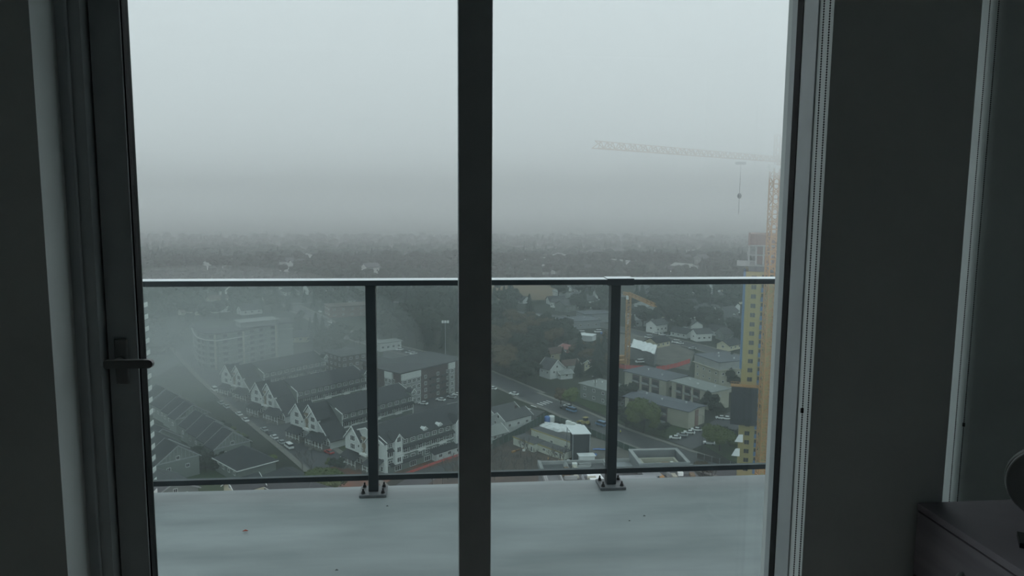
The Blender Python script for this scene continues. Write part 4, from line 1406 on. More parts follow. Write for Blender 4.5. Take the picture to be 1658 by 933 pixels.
car(973, 690, -55, 'carblue', 'blue-green truck at the left side of the right railing post', 'van')
for i, (x, y, pt, lb) in enumerate(((1093, 711.5, 'carwhite', 'white car, lowest of the angled row outside the long low block'), (1104.5, 707, 'carsilver', 'silver car second from the road in the angled row outside the long low block'),
                                    (1116, 703, 'carwhite', 'white car third from the road in the angled row outside the long low block'), (1127.5, 698.5, 'carwhite', 'white car, uppermost of the angled row outside the long low block'))):
    car(x, y, -20, pt, lb, lift=.11)
car(1148, 720, -20, 'carwhite', 'white car parked alone beside the round bush near the yellow tower', lift=.1)
car(1167, 679, -15, 'carwhite', 'white car in the upper lot, left of the pair by the netted tower', lift=.1)
car(1176, 680, -15, 'carwhite', 'white car in the upper lot, right of the pair by the netted tower', lift=.1)
for i, (x, y, pt, dg) in enumerate(((518, 506, 'carwhite', -62), (526, 518, 'cardark', -62), (535, 523, 'carwhite', -50), (538, 529, 'carwhite', -50), (547, 530, 'carsilver', -45), (556, 534, 'carsilver', -45))):
    car(x, y, dg, pt, ['white car at the top of the far road, highest in the fog', 'dark car below the highest white one on the far road', 'white car left of the close pair on the far road', 'large white van of the close pair on the far road',
                       'silver car right of the white van on the far road', 'silver car lowest on the far road before the brick block'][i], 'van' if i == 3 else 'car')
for i in range(9):
    x, y = 640 + i * 7.4, 565.5 + i * 2.3
    car(x, y, 25 if i % 3 else 28, ('carsilver', 'carwhite', 'cardark')[i % 3], {0: 'silver', 1: 'white', 2: 'dark'}[i % 3] + ' car in the row parked behind the brick and white block', lift=.13,
        group={0: 'silver', 1: 'white', 2: 'dark'}[i % 3] + ' cars parked behind the brick block')
for i, (x, y, pt) in enumerate(((1062, 541, 'carwhite'), (1072, 543.5, 'carwhite'), (1080, 545, 'carsilver'), (1094, 556, 'carwhite'), (1101, 557.5, 'carwhite'), (1050, 548, 'carwhite'), (1121, 566, 'carsilver'))):
    car(x, y, -25, pt, ['white car, first on the road above the tarpaulin shed', 'white car, second on the road above the tarpaulin shed', 'silver car, third on the road above the tarpaulin shed', 'white lorry-like van right of the tarpaulin shed',
                        'white car right of the white van by the tarpaulin shed', 'white trailer-like van just above the tarpaulin shed', 'silver car near the roof corner of the four storey block'][i], 'van' if i in (3, 5) else 'car')
car(1092, 521, 0, 'carwhite', 'small white car far off between the houses right of the orange crane')
for i, (x, y) in enumerate(((905, 523), (941, 541), (968, 539), (1022, 563), (1036, 588))):
    car(x, y, 10, 'carwhite', ['white truck parked left of the warehouse', 'white truck in front of the warehouse', 'white truck with blue load right of the warehouse', 'white car behind the tarpaulin shed left end', 'small white van on the far building site'][i], 'van')
pp_ = g(968, 541)
tag(MB().box(-2.2, 2.2, -.9, .9, 0, 1.2).build('crate', M['bluetarp'], loc=(pp_.x + 4, pp_.y, GZ + .06), bevel=.1), 'blue covered load beside the white truck right of the warehouse', 'crate')

# ---- lamp posts and power pole
def lamp_post(px, py, h, label, double=False):
    p = g(px, py)
    t = thing('street_lamp', label, 'street lamp', loc=(p.x, p.y, GZ))
    MB().tube([(0, 0, 0), (0, 0, h)], .11, 6, .07).build('pole', M['cardark'], t)
    MB().tube([(0, 0, h - .1), (-.9, 0, h + .35), (-1.7, 0, h + .4)], .05, 5).build('arm', M['cardark'], t)
    MB().box(-2.4, -1.6, -.18, .18, h + .3, h + .48).build('lamp_head', M['steel'], t)
    return t


lamp_post(1136.5, 728, 13, 'dark lamp post standing between the angled cars and the lone white car')
lamp_post(505, 745, 9, 'thin dark lamp post at the lower end of the left street')
lamp_post(966, 645, 10, 'lamp post behind the left side of the right railing post')
for (px, py, hh, lab) in ((966, 650, 12, 'power pole with two grey transformers in front of the pale roofed block'),):
    p = g(px - 3, py)
    t = thing('power_pole', lab, 'power pole', loc=(p.x, p.y, GZ))
    MB().tube([(0, 0, 0), (0, 0, hh)], .17, 6, .12).build('pole', M['bark'], t)
    MB().box(-1.3, 1.3, -.07, .07, hh - 1.0, hh - .85).build('crossarm', M['bark'], t)
    for sx in (-.55, .55):
        MB().lathe([(.3, 0), (.32, .9), (.2, 1.0)], (sx, 0, hh - 3.2), 10).build('transformer', M['siding'], t)
lt2 = g(721, 523, 20)
t = thing('floodlight_mast', 'tall mast with a pale floodlight cluster rising from the dark woods', 'mast', loc=(lt2.x, lt2.y, GZ))
MB().tube([(0, 0, 0), (0, 0, 20)], .2, 6, .12).build('pole', M['steel'], t)
for sx in (-1.5, 0, 1.5):
    MB().box(sx - .6, sx + .6, -.5, .1, 20, 21.4).build('lamp_head', M['white'], t)
MB().box(-2.1, 2.1, .1, .25, 19.9, 20.1).build('crossarm', M['steel'], t)

# ---- worker walking by the road
def worker(px, py, label, jacket, rz=0.0):
    p = g(px, py)
    t = thing('person', label, 'person', loc=(p.x, p.y, GZ + .1), rz=rz)
    me = bpy.data.meshes.new('body')
    V = [(0, 0, .95), (0, 0, 1.15), (0, 0, 1.42), (0, 0, 1.54), (0, -.01, 1.66), (0, -.01, 1.76), (-.2, 0, 1.40), (-.27, .03, 1.12), (-.25, -.08, .88), (.2, 0, 1.40), (.27, -.03, 1.12), (.24, -.14, .90),
         (-.1, 0, .9), (-.11, -.10, .5), (-.11, .02, .08), (-.11, -.14, .04), (.1, 0, .9), (.11, .06, .5), (.11, .22, .1), (.11, .10, .05)]
    E = [(0, 1), (1, 2), (2, 3), (3, 4), (4, 5), (2, 6), (6, 7), (7, 8), (2, 9), (9, 10), (10, 11), (0, 12), (12, 13), (13, 14), (14, 15), (0, 16), (16, 17), (17, 18), (18, 19)]
    rdi = [.15, .14, .17, .06, .09, .09, .08, .05, .04, .08, .05, .04, .1, .07, .05, .04, .1, .07, .05, .04]
    me.from_pydata(V, E, [])
    me.materials.append(M['navy'])
    o = bpy.data.objects.new('body', me)
    COL.objects.link(o)
    o.parent = t
    sk = o.modifiers.new('skin', 'SKIN')
    for i, r_ in enumerate(rdi):
        me.skin_vertices[0].data[i].radius = (r_, r_)
    me.skin_vertices[0].data[0].use_root = True
    sb = o.modifiers.new('smooth', 'SUBSURF')
    sb.levels = sb.render_levels = 1
    MB().lathe([(.19, .88), (.21, 1.1), (.235, 1.36), (.19, 1.46), (.07, 1.5)], n=12).build('jacket', M[jacket], t, smooth=True)
    for s in (-1, 1):
        MB().tube([(s * .2, 0, 1.42), (s * .28, s * -.02, 1.14), (s * .26, -.1, .93)], .075, 8, .055).build('sleeve', M[jacket], t, smooth=True)
    MB().lathe([(.145, 1.68), (.14, 1.74), (.11, 1.82), (.04, 1.86)], n=12).build('hard_hat', M['white'], t, smooth=True)
    MB().ball((0, -.01, 1.68), .1, 10, 8, 1.15).build('head', M['skin'], t, smooth=True)
    return t


worker(1004.5, 703.5, 'worker in a yellow high visibility jacket walking on the road beside the right post', 'hivis', rad(60))

# ---------------------------------------------------------------- foreground podium under construction
ZP = GZ + 26.0
def pt(px, py, z):
    d = ray(px, py)
    return EYE + d * ((z - EYE.z) / d.z)


pd = thing('podium', 'grey building under construction just beyond the balcony edge, roof full of materials', 'building')
x0, x1, y1, y0 = pt(878, 768, ZP).x, pt(1130, 772, ZP).x, pt(900, 752, ZP).y, pt(900, 830, ZP).y
MB().box(x0, x1, y0, y1, GZ, ZP - .4).build('wall', M['concrete_dk'], pd)
MB().box(x0 - .3, x1 + .3, y0 - .3, y1 + .3, ZP - .39, ZP).build('deck', M['deckgrey'], pd)
pr = MB()
pr.box(x0 - .3, x0 + .5, y0 - .3, y1 + .3, ZP + .005, ZP + 1.1)
pr.build('parapet', M['concrete'], pd)
MB().box(x0 + .51, x1 + .3, y1 - .2, y1 + .3, ZP + .005, ZP + .9).build('parapet', M['concrete'], pd)
occ(((x0 + x1) / 2, (y0 + y1) / 2), (x1 - x0) * .55)
# sunken lightwell frame on the deck
def frame_well(xa, xb, ya, yb, h, wd, label, inner):
    t = thing('roof_well', label, 'building part', loc=(xa, ya, ZP))
    L, W_ = xb - xa, yb - ya
    m = MB()
    m.box(0, wd, 0, W_, .01, h).box(L - wd, L, 0, W_, .01, h).box(wd, L - wd, 0, wd, .01, h).box(wd, L - wd, W_ - wd, W_, .01, h)
    m.build('well_wall', M['concrete'], t)
    MB().box(wd, L - wd, wd, W_ - wd, .01, .25).build('well_floor', M[inner], t)
    return t


a_ = pt(884, 770, ZP)
frame_well(pt(887, 790, ZP).x, pt(914, 790, ZP).x, pt(890, 788, ZP).y, pt(890, 769, ZP).y, 1.3, .35, 'square concrete roof well at the left end of the near building', 'concrete_dk')
frame_well(pt(1000, 790, ZP).x, pt(1058, 790, ZP).x, pt(1020, 762, ZP).y, pt(1020, 748, ZP).y, 1.0, .3, 'long concrete roof well behind the duct housings right of the post', 'steel')
# taller U-shaped wing with the pale wall top, right of the railing post
ZU = ZP + 3.0
ux0, ux1 = pt(1018, 729, ZU).x, pt(1097, 728, ZU).x
uy1 = pt(1018, 729, ZU).y
uy0 = pt(1030, 752, ZU).y
u = thing('concrete_frame', 'square concrete wall frame with pale top around a yard of materials', 'building')
uw = MB()
for bx_ in ((ux0, ux0 + .7, uy0, uy1), (ux1 - .7, ux1, uy0, uy1), (ux0 + .71, ux1 - .71, uy1 - .7, uy1), (ux0 + .71, ux1 - .71, uy0, uy0 + .7)):
    uw.box(*bx_, ZP + .02, ZU)
uw.build('wall', M['concrete_dk'], u)
MB().box(ux0, ux1, y1 + .4, uy1, GZ + .02, ZP - .01).build('lower_wall', M['concrete_dk'], u)
uc = MB()
for bx_ in ((ux0 - .1, ux0 + .8, uy0, uy1 + .1), (ux1 - .8, ux1 + .1, uy0, uy1 + .1), (ux0 + .81, ux1 - .81, uy1 - .8, uy1 + .1)):
    uc.box(*bx_, ZU + .005, ZU + .25)
uc.build('wall_top', M['concrete'], u)
MB().box(ux0 + .72, ux1 - .72, uy0 + .72, uy1 - .72, ZP + .02, ZP + .2).build('inner_deck', M['deckgrey'], u)
inr = MB()
L2 = ux1 - ux0
inr.box(ux0 + L2 * .18, ux1 - L2 * .16, uy1 - 3.2, uy1 - 2.8, ZP + .21, ZU - 1.2).box(ux0 + L2 * .14, ux0 + L2 * .18, uy0 + 1, uy1 - 2.8, ZP + .21, ZU - 1.2).box(ux1 - L2 * .16, ux1 - L2 * .12, uy0 + 1, uy1 - 2.8, ZP + .21, ZU - 1.2)
inr.build('formwork_wall', M['beige'], u)
rg = random.Random(21)
KIND = [('plywood_stack', 'beige', 'stack of pale plywood sheets', 'building material'), ('steel_bundle', 'steel', 'bundle of grey steel bars', 'building material'), ('timber_stack', 'brownfield', 'stack of brown timber', 'building material'),
        ('crate', 'white', 'white crate', 'crate'), ('formwork_panel', 'orange', 'orange formwork panel stack', 'building material'), ('pipe_bundle', 'concrete', 'bundle of grey pipes', 'building material')]


def clutter(p, z, k, rz, sc, label, group):
    nm, m_, lb, ct = KIND[k]
    mb = MB()
    if nm in ('plywood_stack', 'timber_stack', 'formwork_panel'):
        for i in range(4):
            q = rg.uniform(-.12, .12)
            mb.box(-1.4 + q, 1.4 + q, -.7, .7, .08 + .2 * i, .25 + .2 * i)
        for sx in (-1, 1):
            mb.box(sx - .08, sx + .08, -.7, .7, .005, .08)
    elif nm in ('steel_bundle', 'pipe_bundle'):
        rr_ = .12 if nm == 'steel_bundle' else .22
        for i in range(3):
            for j in range(4 - i):
                yy = (j - (3 - i) / 2) * rr_ * 2.02
                mb.tube([(-2.2, yy, rr_ * (1 + i * 1.75)), (2.2, yy, rr_ * (1 + i * 1.75))], rr_, 6)
    else:
        mb.box(-.8, .8, -.6, .6, .05, 1.0).box(-.85, .85, -.65, .65, 1.0, 1.08)
        for sx in (-.7, .7):
            mb.box(sx - .06, sx + .06, -.6, .6, 0, .05)
    o = mb.build(nm, M[m_], loc=(p[0], p[1], z))
    o.rotation_euler = (0, 0, rz)
    o.scale = (sc, sc, sc)
    tag(o, label.format(lb), ct, group)
    return o


used = []
def scatter(n, xa, xb, ya, yb, z, where, kinds, sc=1.0):
    for _ in range(n * 60):
        if n <= 0:
            break
        x, y = rg.uniform(xa, xb), rg.uniform(ya, yb)
        if all((x - a) ** 2 + (y - b) ** 2 > (c + 1.25 * sc) ** 2 for a, b, c in used):
            used.append((x, y, 1.25 * sc))
            k = rg.choice(kinds)
            clutter((x, y), z, k, rg.choice([0, math.pi / 2]) + rg.uniform(-.15, .15), sc, '{} ' + where, KIND[k][0].replace('_', ' ') + 's ' + where)
            n -= 1


wl, wr_ = pt(916, 790, ZP).x, pt(950, 790, ZP).x
scatter(34, pt(917, 775, ZP).x, pt(958, 775, ZP).x, pt(930, 777, ZP).y, y1 - 1.5, ZP + .01, 'lying on the near roof left of the right post', [0, 1, 2, 3, 5], .72)
scatter(46, pt(1066, 775, ZP).x, x1 - 1, pt(1100, 773, ZP).y, y1 - 1.5, ZP + .01, 'lying on the near roof right of the right post', [0, 1, 2, 3, 4, 5], .8)
scatter(26, ux0 + 3, ux1 - 3, uy0 + 2, uy1 - 4.4, ZP + .21, 'inside the square concrete frame', [0, 1, 2, 3, 4], .6)
# long white sheet and grey duct housings on the roof either side of the post
o = MB().slab([(0, 0, .5), (3.4, 0, .5), (2.8, 7.5, .5), (-.6, 7.5, .5)], .45).build('roof_sheet', M['tarp'])
q = pt(963, 789, ZP)
o.location = (q.x, q.y, ZP)
tag(o, 'long white insulation sheet lying on the near roof at the right post', 'sheet')
for i, (px, py, w_, d_, h_, lb) in enumerate(((1005, 782, 9, 2.2, 1.0, 'long grey duct housing on the near roof, lower of the two by the post'), (1005, 768, 10, 1.8, 1.2, 'long grey duct housing on the near roof, upper of the two by the post'),
                                              (1043, 776, 4.5, 3.5, .8, 'square grey roof unit right of the long duct housings'))):
    q = pt(px, py, ZP)
    t = thing('roof_unit', lb, 'roof unit', loc=(q.x, q.y, ZP))
    MB().box(0, w_, 0, d_, .15, h_).build('housing', M['steel'], t, bevel=.04)
    MB().box(.3, w_ - .3, .3, d_ - .3, 0, .15).build('plinth', M['black'], t)
    for k in range(int(w_ / 1.5)):
        MB().box(.4 + k * 1.5, 1.4 + k * 1.5, -.04, 0, .3, h_ - .15).build('grille', M['wpane'], t)
q = g(950, 752)
o = MB().slab([(-3, -1.5, 3.4), (3, -1.5, 3.4), (2.6, 1.5, 3.6), (-3.4, 1.5, 3.6)], .15).box(-2.8, 2.6, -1.2, 1.2, .02, 3.2).build('roofed_hut', M['tarp'], loc=(q.x, q.y, GZ + .08))
tag(o, 'small white roofed hut in front of the tall canopy', 'hut')
# orange spoil and objects on the bank left of the canopy
for i in range(16):
    px, py = rg.uniform(885, 935), rg.uniform(742, 752)
    if i > 9:
        px, py = rg.uniform(830, 880), rg.uniform(722, 733)
    p = g(px, py)
    k = rg.choice([3, 4, 2])
    clutter((p.x, p.y), GZ + .04, k, rg.uniform(0, 3), .6, '{} on the muddy bank ' + ('below the low cabin' if i <= 9 else 'below the short cabin'), KIND[k][0].replace('_', ' ') + 's on the muddy bank ' + ('near the canopy' if i <= 9 else 'at the left'))

# ---------------------------------------------------------------- yellow tower with netting, and the tower crane
TY = 232.0
tw = thing('yellow_tower', 'tall yellow sheathed tower under construction with blue strips and dark netting', 'tower', loc=(0, 0, 0))
def TX(px, py):
    return at_y(px, py, TY)


tx0 = TX(1199, 640).x
tx1 = tx0 + 4.6
tx2 = TX(1229, 640).x
tx3 = tx2 + 12
zb = GZ
ztop = TX(1200, 440).z
MB().box(tx0, tx1, TY, TY + 16, zb, ztop).build('yellow_wall', M['yellow'], tw)
MB().box(tx1 + .01, tx2, TY + .8, TY + 16, zb, ztop).build('blue_recess_wall', M['yellow'], tw)
MB().box(tx2 + .01, tx3, TY + .3, TY + 16, zb, ztop - 3).build('east_wall', M['yellow'], tw)
MB().box(tx0 - .7, tx0 - .01, TY + .4, TY + 9, zb + 40, ztop).build('blue_side_strip', M['blue'], tw)
nfl = int((ztop - zb) / 2.95)
for k in range(nfl):
    z = ztop - 2.6 - k * 2.95
    if z < zb + 1:
        break
    py_ = 0
    inst(win(1.6, 1.5, 2, 1, fm='yellow', fw=.06), 'window', tw, (tx0 + 2.5, TY, z))
    MB().box(tx1 + .1, tx2 - .2, TY + .55, TY + .79, z - .9, z + .5).build('blue_panel', M['blue'], tw)
    inst(win(1.5, 1.5, 2, 1, fm='yellow', fw=.06), 'window', tw, (tx1 + .9, TY + .8, z + .2))
    inst(win(1.5, 1.5, 2, 1, fm='yellow', fw=.06), 'window', tw, (tx3 - 7, TY + .3, z + .2))
# dark netting wrapped section with orange working platform on top
na, nb = TX(1186, 618), TX(1222, 684)
MB().box(na.x, nb.x, TY - 2.6, TY - .05, nb.z, na.z - 1.2).build('netting', M['netting'], tw)
pf = MB()
pf.box(na.x - .3, nb.x + .3, TY - 2.9, TY - .05, na.z - 1.15, na.z - .9)
for k in range(11):
    xx = na.x - .25 + (nb.x - na.x + .5) * k / 10
    pf.box(xx - .05, xx + .05, TY - 2.85, TY - 2.75, na.z - .9, na.z + .4)
for zz in (-.3, .3):
    pf.box(na.x - .3, nb.x + .3, TY - 2.86, TY - 2.74, na.z + zz, na.z + zz + .12)
pf.build('work_platform', M['orange'], tw)
# unfinished top: slab edges, columns, core
sl = TX(1197, 429)
MB().box(sl.x - .6, tx3, TY - 1.2, TY + 16, sl.z - .3, sl.z).build('floor_slab', M['concrete'], tw)
MB().box(tx0 + .8, tx3 - 1, TY + 1, TY + 15, ztop + .01, sl.z - .31).build('open_floor', M['concrete_dk'], tw)
s2 = TX(1212, 392)
for k, zz in enumerate((sl.z + 2.9, sl.z + 5.8)):
    MB().box(s2.x - .2, tx3, TY + .5, TY + 15, zz, zz + .25).build('floor_slab', M['concrete'], tw)
for k in range(4):
    xx = s2.x + k * 2.2
    MB().box(xx, xx + .5, TY + .8, TY + 1.3, sl.z + .01, sl.z + 2.89).build('column', M['concrete'], tw)
    MB().box(xx, xx + .5, TY + .8, TY + 1.3, sl.z + 3.16, sl.z + 5.79).build('column', M['concrete'], tw)
MB().box(s2.x + 2.5, tx3 - 1, TY + 4, TY + 13, sl.z + .01, sl.z + 2.89).build('core', M['redbrick'], tw)
MB().box(s2.x + 2.5, tx3 - 1, TY + 4, TY + 13, sl.z + 3.16, sl.z + 5.79).build('core', M['redbrick'], tw)
MB().box(s2.x + .6, tx3 - 1, TY + 3, TY + 13, sl.z + 6.06, sl.z + 9.5).build('formwork', M['redbrick'], tw)
MB().box(s2.x - .1, s2.x + .5, TY + .5, TY + 1.1, sl.z + 6.06, TX(1212, 377).z).build('screen_post', M['redbrick'], tw)
# flying white panels at the tower foot
for (px, py, lb) in ((1198, 708, 'white loading platform'), (1193, 731, 'white loading platform')):
    q = TX(px, py)
    MB().slab([(q.x - 1.6, TY - 2.0, q.z - .9), (q.x + .9, TY - 2.2, q.z - .8), (q.x + .9, TY - .9, q.z + 1.3), (q.x - .4, TY - .8, q.z + 1.1)], .15).build('loading_platform', M['tarp'], tw)
_c, _s = math.cos(rad(-22)), math.sin(rad(-22))
tw.rotation_euler = (0, 0, rad(-22))
tw.location = (tx0 - (_c * tx0 - _s * TY), TY - (_s * tx0 + _c * TY), 0)
for k in range(4):
    occ((tx0 + 7 + 3 * k, TY + 4 - k), 11)


def lattice(mb, a, b, w_, n_, bar=.12, up=(0, 0, 1), tri=False):
    """square truss from a to b"""
    a, b = Vector(a), Vector(b)
    d = (b - a).normalized()
    u = Vector(up) if abs(d.dot(Vector(up))) < .9 else Vector((0, 1, 0))
    s = d.cross(u).normalized()
    t_ = s.cross(d).normalized()
    if tri:
        cs = [-s * w_ / 2, s * w_ / 2, t_ * w_]
    else:
        cs = [-s * w_ / 2 - t_ * w_ / 2, s * w_ / 2 - t_ * w_ / 2, s * w_ / 2 + t_ * w_ / 2, -s * w_ / 2 + t_ * w_ / 2]
    for c in cs:
        mb.bar(a + c, b + c, bar * 1.4)
    m_ = len(cs)
    for i in range(n_):
        p, q = a.lerp(b, i / n_), a.lerp(b, (i + 1) / n_)
        for k in range(m_):
            c0_, c1_ = cs[k], cs[(k + 1) % m_]
            if i % 2:
                c0_, c1_ = c1_, c0_
            mb.bar(p + c0_, q + c1_, bar)
            mb.bar(p + cs[k], p + cs[(k + 1) % m_], bar)
    return mb


cm = at_y(1237, 700, 222)
cr = thing('tower_crane', 'large orange tower crane rising past the yellow tower, its jib fading into cloud', 'crane', loc=(cm.x, 222, GZ))
zj = at_y(1256, 262, 222).z - GZ
ms = MB()
lattice(ms, (0, 0, 0), (0, 0, zj - 2), 3.0, 46, .24)
ms.build('mast', M['orange'], cr)
tip = at_y(963, 250, 162)
tz = zj
dirv = (Vector((tip.x - cm.x, tip.y - 222, 0)))
jb = MB()
lattice(jb, (0, 0, tz), (dirv.x, dirv.y, tz), 1.5, 42, .13, tri=True)
jb.build('jib', M['orange'], cr)
cj = MB()
back_ = -dirv.normalized() * 18
lattice(cj, (0, 0, tz), (back_.x, back_.y, tz), 1.6, 9, .14)
cj.build('counter_jib', M['orange'], cr)
MB().box(back_.x - 1.5, back_.x + 1.5, back_.y - 1, back_.y + 1, tz - 3.2, tz - .85).build('counterweight', M['concrete'], cr)
hd_ = MB()
lattice(hd_, (0, 0, tz), (0, 0, tz + 8), 1.8, 5, .14)
hd_.build('mast_head', M['orange'], cr)
MB().box(-2.6, -1.0, -1.2, .6, tz - 2.8, tz - .8).build('cab', M['white'], cr)
tr_f = .26
tp_ = dirv * tr_f
MB().box(tp_.x - 1.2, tp_.x + 1.2, tp_.y - .8, tp_.y + .8, tz - 1.5, tz - .75).build('trolley', M['cardark'], cr)
hk = MB()
hk.tube([(tp_.x, tp_.y, tz - 1.5), (tp_.x, tp_.y, tz - 15)], .06, 5)
hk.build('cable', M['cardark'], cr)
MB().ball((tp_.x, tp_.y, tz - 10), .6, 8, 6, 1.3).build('hook_block', M['cardark'], cr)

# the small crane over the far site
sc_ = at_y(1015, 480, g(1015, 596).y)
q = g(1015, 596)
sm = thing('tower_crane', 'small orange tower crane with a short sloping jib over the far building site', 'crane', loc=(q.x, q.y, GZ))
zs = at_y(1015, 478, q.y).z - GZ
mm = MB()
lattice(mm, (0, 0, 0), (0, 0, zs), 2.2, 22, .2)
mm.build('mast', M['orange'], sm)
te = pt(1061, 497, zs + GZ)
dv = Vector((te.x - q.x, te.y - q.y, 0))
mm = MB()
lattice(mm, (0, 0, zs), (dv.x, dv.y, zs), 1.7, 14, .18, tri=True)
mm.build('jib', M['orange'], sm)
bk_ = -dv.normalized() * 9
mm = MB()
lattice(mm, (0, 0, zs), (bk_.x, bk_.y, zs), 1.4, 4, .16)
mm.build('counter_jib', M['orange'], sm)
MB().box(bk_.x - 1.2, bk_.x + 1.2, bk_.y - .8, bk_.y + .8, zs - 2.2, zs - .8).build('counterweight', M['concrete'], sm)
MB().box(-1.4, -.4, -1.6, .2, zs - 2.2, zs - .1).build('cab', M['white'], sm)
for px, py in ((1003, 589), (1000, 582)):
    p = g(px, py)
    o = MB().box(-4, 4, -1.5, 1.5, .02, 1.8).box(-4.1, 4.1, -1.6, 1.6, 1.8, 2.0).build('orange_container', M['orange'], loc=(p.x, p.y, GZ + .05))
    o.rotation_euler = (0, 0, rad(15))
    tag(o, 'orange container at the crane foot, the ' + ('nearer' if py == 589 else 'farther') + ' of two', 'container')
# ---------------------------------------------------------------- trees
def conifer_meshes(seed, tiers=9, ns=9):
    r = random.Random(seed)
    c = MB()
    for i in range(tiers):
        f = i / tiers
        z0 = .10 + f * .84
        rad_ = .19 * (1 - f) ** .85 + .012
        hgt = .19 * (1 - f * .5)
        n2 = ns * 2
        ring_, base = [], []
        off = r.random() * 6
        for k in range(n2):
            a = off + 2 * math.pi * k / n2
            q = rad_ * (r.uniform(.85, 1.2) if k % 2 else r.uniform(.5, .72))
            ring_.append((q * math.cos(a), q * math.sin(a), z0 - (.035 if k % 2 else -.01) * r.uniform(.6, 1.3)))
        vs = ring_ + [(0, 0, z0 + hgt), (0, 0, z0 + .03)]
        fs = [(k, (k + 1) % n2, n2) for k in range(n2)] + [((k + 1) % n2, k, n2 + 1) for k in range(n2)]
        c.add(vs, fs)
    t = MB().tube([(0, 0, 0), (0, 0, .5)], .018, 6, .008)
    return c, t


def broad_meshes(seed, lumps=9, leaves=240, spread=.33):
    r = random.Random(seed)
    c = MB()
    cs = [(0, 0, .62, .26)]
    for i in range(lumps):
        a = 2.4 * i + r.random()
        q = spread * r.uniform(.45, 1)
        cs.append((q * math.cos(a), q * math.sin(a), r.uniform(.42, .82), r.uniform(.13, .2)))
    for x, y, z, q in cs:
        c.ball((x, y, z), q, 9, 6, .85, .22, r)
    for _ in range(leaves):      # leafy sprays breaking the outline
        x, y, z, q = r.choice(cs)
        a, b = r.uniform(0, 6.28), r.uniform(-.6, 1.5)
        d = Vector((math.cos(a) * math.cos(b), math.sin(a) * math.cos(b), math.sin(b)))
        p = Vector((x, y, z)) + d * q * r.uniform(.92, 1.2)
        s = r.uniform(.018, .04)
        u = Vector((r.uniform(-1, 1), r.uniform(-1, 1), r.uniform(-1, 1))).normalized() * s
        v = d.cross(u).normalized() * s
        c.add([p - u, p + v, p + u, p - v], [(0, 1, 2, 3)])
    t = MB().tube([(0, 0, 0), (.01, 0, .3), (0, .01, .55)], .025, 6, .012)
    for k in range(3):
        a = k * 2.1
        t.tube([(0, 0, .28), (.15 * math.cos(a), .15 * math.sin(a), .55)], .012, 5, .006)
    return c, t


def bare_meshes(seed, depth=4):
    r = random.Random(seed)
    t, b = MB(), MB()

    def grow(p, d, L, w_, k):
        q = p + d * L
        (t if k >= depth - 1 else b).tube([p, (p + q) / 2 + Vector((r.uniform(-1, 1), r.uniform(-1, 1), 0)) * L * .06, q], w_, 4 if k > 1 else 3, w_ * .6)
        if k == 0:
            return
        for _ in range(3 if k > 1 else 4):
            a = Vector((r.uniform(-1, 1), r.uniform(-1, 1), r.uniform(.1, 1.1))).normalized()
            grow(p.lerp(q, r.uniform(.55, 1)), (d * .8 + a * .75).normalized(), L * r.uniform(.55, .75), w_ * .58, k - 1)
    grow(Vector((0, 0, 0)), Vector((0, 0, 1)), .36, .016, depth)
    return b, t


TREE = {}
for nm, fn, seeds, mt, bk in (('conifer', conifer_meshes, (1, 2, 3), 'needle', 'bark'), ('dark', broad_meshes, (4, 5, 6), 'leafd', 'bark'), ('olive', broad_meshes, (7, 8), 'leafo', 'bark'),
                              ('russet', broad_meshes, (9, 10), 'leafb', 'bark'), ('bare', bare_meshes, (11, 12, 13), 'barebark', 'barebark')):
    TREE[nm] = []
    for s_ in seeds:
        a_, b_ = fn(s_)
        TREE[nm].append((a_.mesh('crown' if nm != 'bare' else 'twigs', M[mt]), b_.mesh('trunk', M[bk])))
# the willow-like near tree gets more leaves
a_, b_ = broad_meshes(31, 16, 2600, .40)
TREE['willow'] = [(a_.mesh('crown', M['leafo']), b_.mesh('trunk', M['bark']))]
a_, b_ = broad_meshes(32, 12, 1400, .36)
TREE['bigdark'] = [(a_.mesh('crown', M['leafd']), b_.mesh('trunk', M['bark']))]
NAMES = {'conifer': ('conifer_tree', 'conifer'), 'dark': ('broadleaf_tree', 'tree'), 'olive': ('broadleaf_tree', 'tree'), 'russet': ('broadleaf_tree', 'tree'), 'bare': ('bare_tree', 'bare tree'), 'willow': ('broadleaf_tree', 'tree'), 'bigdark': ('broadleaf_tree', 'tree')}
NT = {}


def tree(x, y, kind, h, label, group=None, wide=1.0, z=GZ):
    crown, trunk = R.choice(TREE[kind])
    nm, ct = NAMES[kind]
    t = thing(nm, label, ct, loc=(x, y, z - .05), rz=R.uniform(0, 6.28), group=group)
    a = inst(crown, 'crown' if kind != 'bare' else 'twigs', t)
    b = inst(trunk, 'trunk', t)
    t.scale = (h * wide, h * wide, h)
    NT[nm] = NT.get(nm, 0) + 1
    return t


def tree_px(px, py, kind, h, label, wide=1.0, r=1.5):
    p = g(px, py)
    occ(p, h * .2 * wide)
    return tree(p.x, p.y, kind, h, label, wide=wide)


def inside(px, py, poly):
    c = False
    for i in range(len(poly)):
        (x0, y0), (x1, y1) = poly[i], poly[i - 1]
        if (y0 > py) != (y1 > py) and px < (x1 - x0) * (py - y0) / (y1 - y0) + x0:
            c = not c
    return c


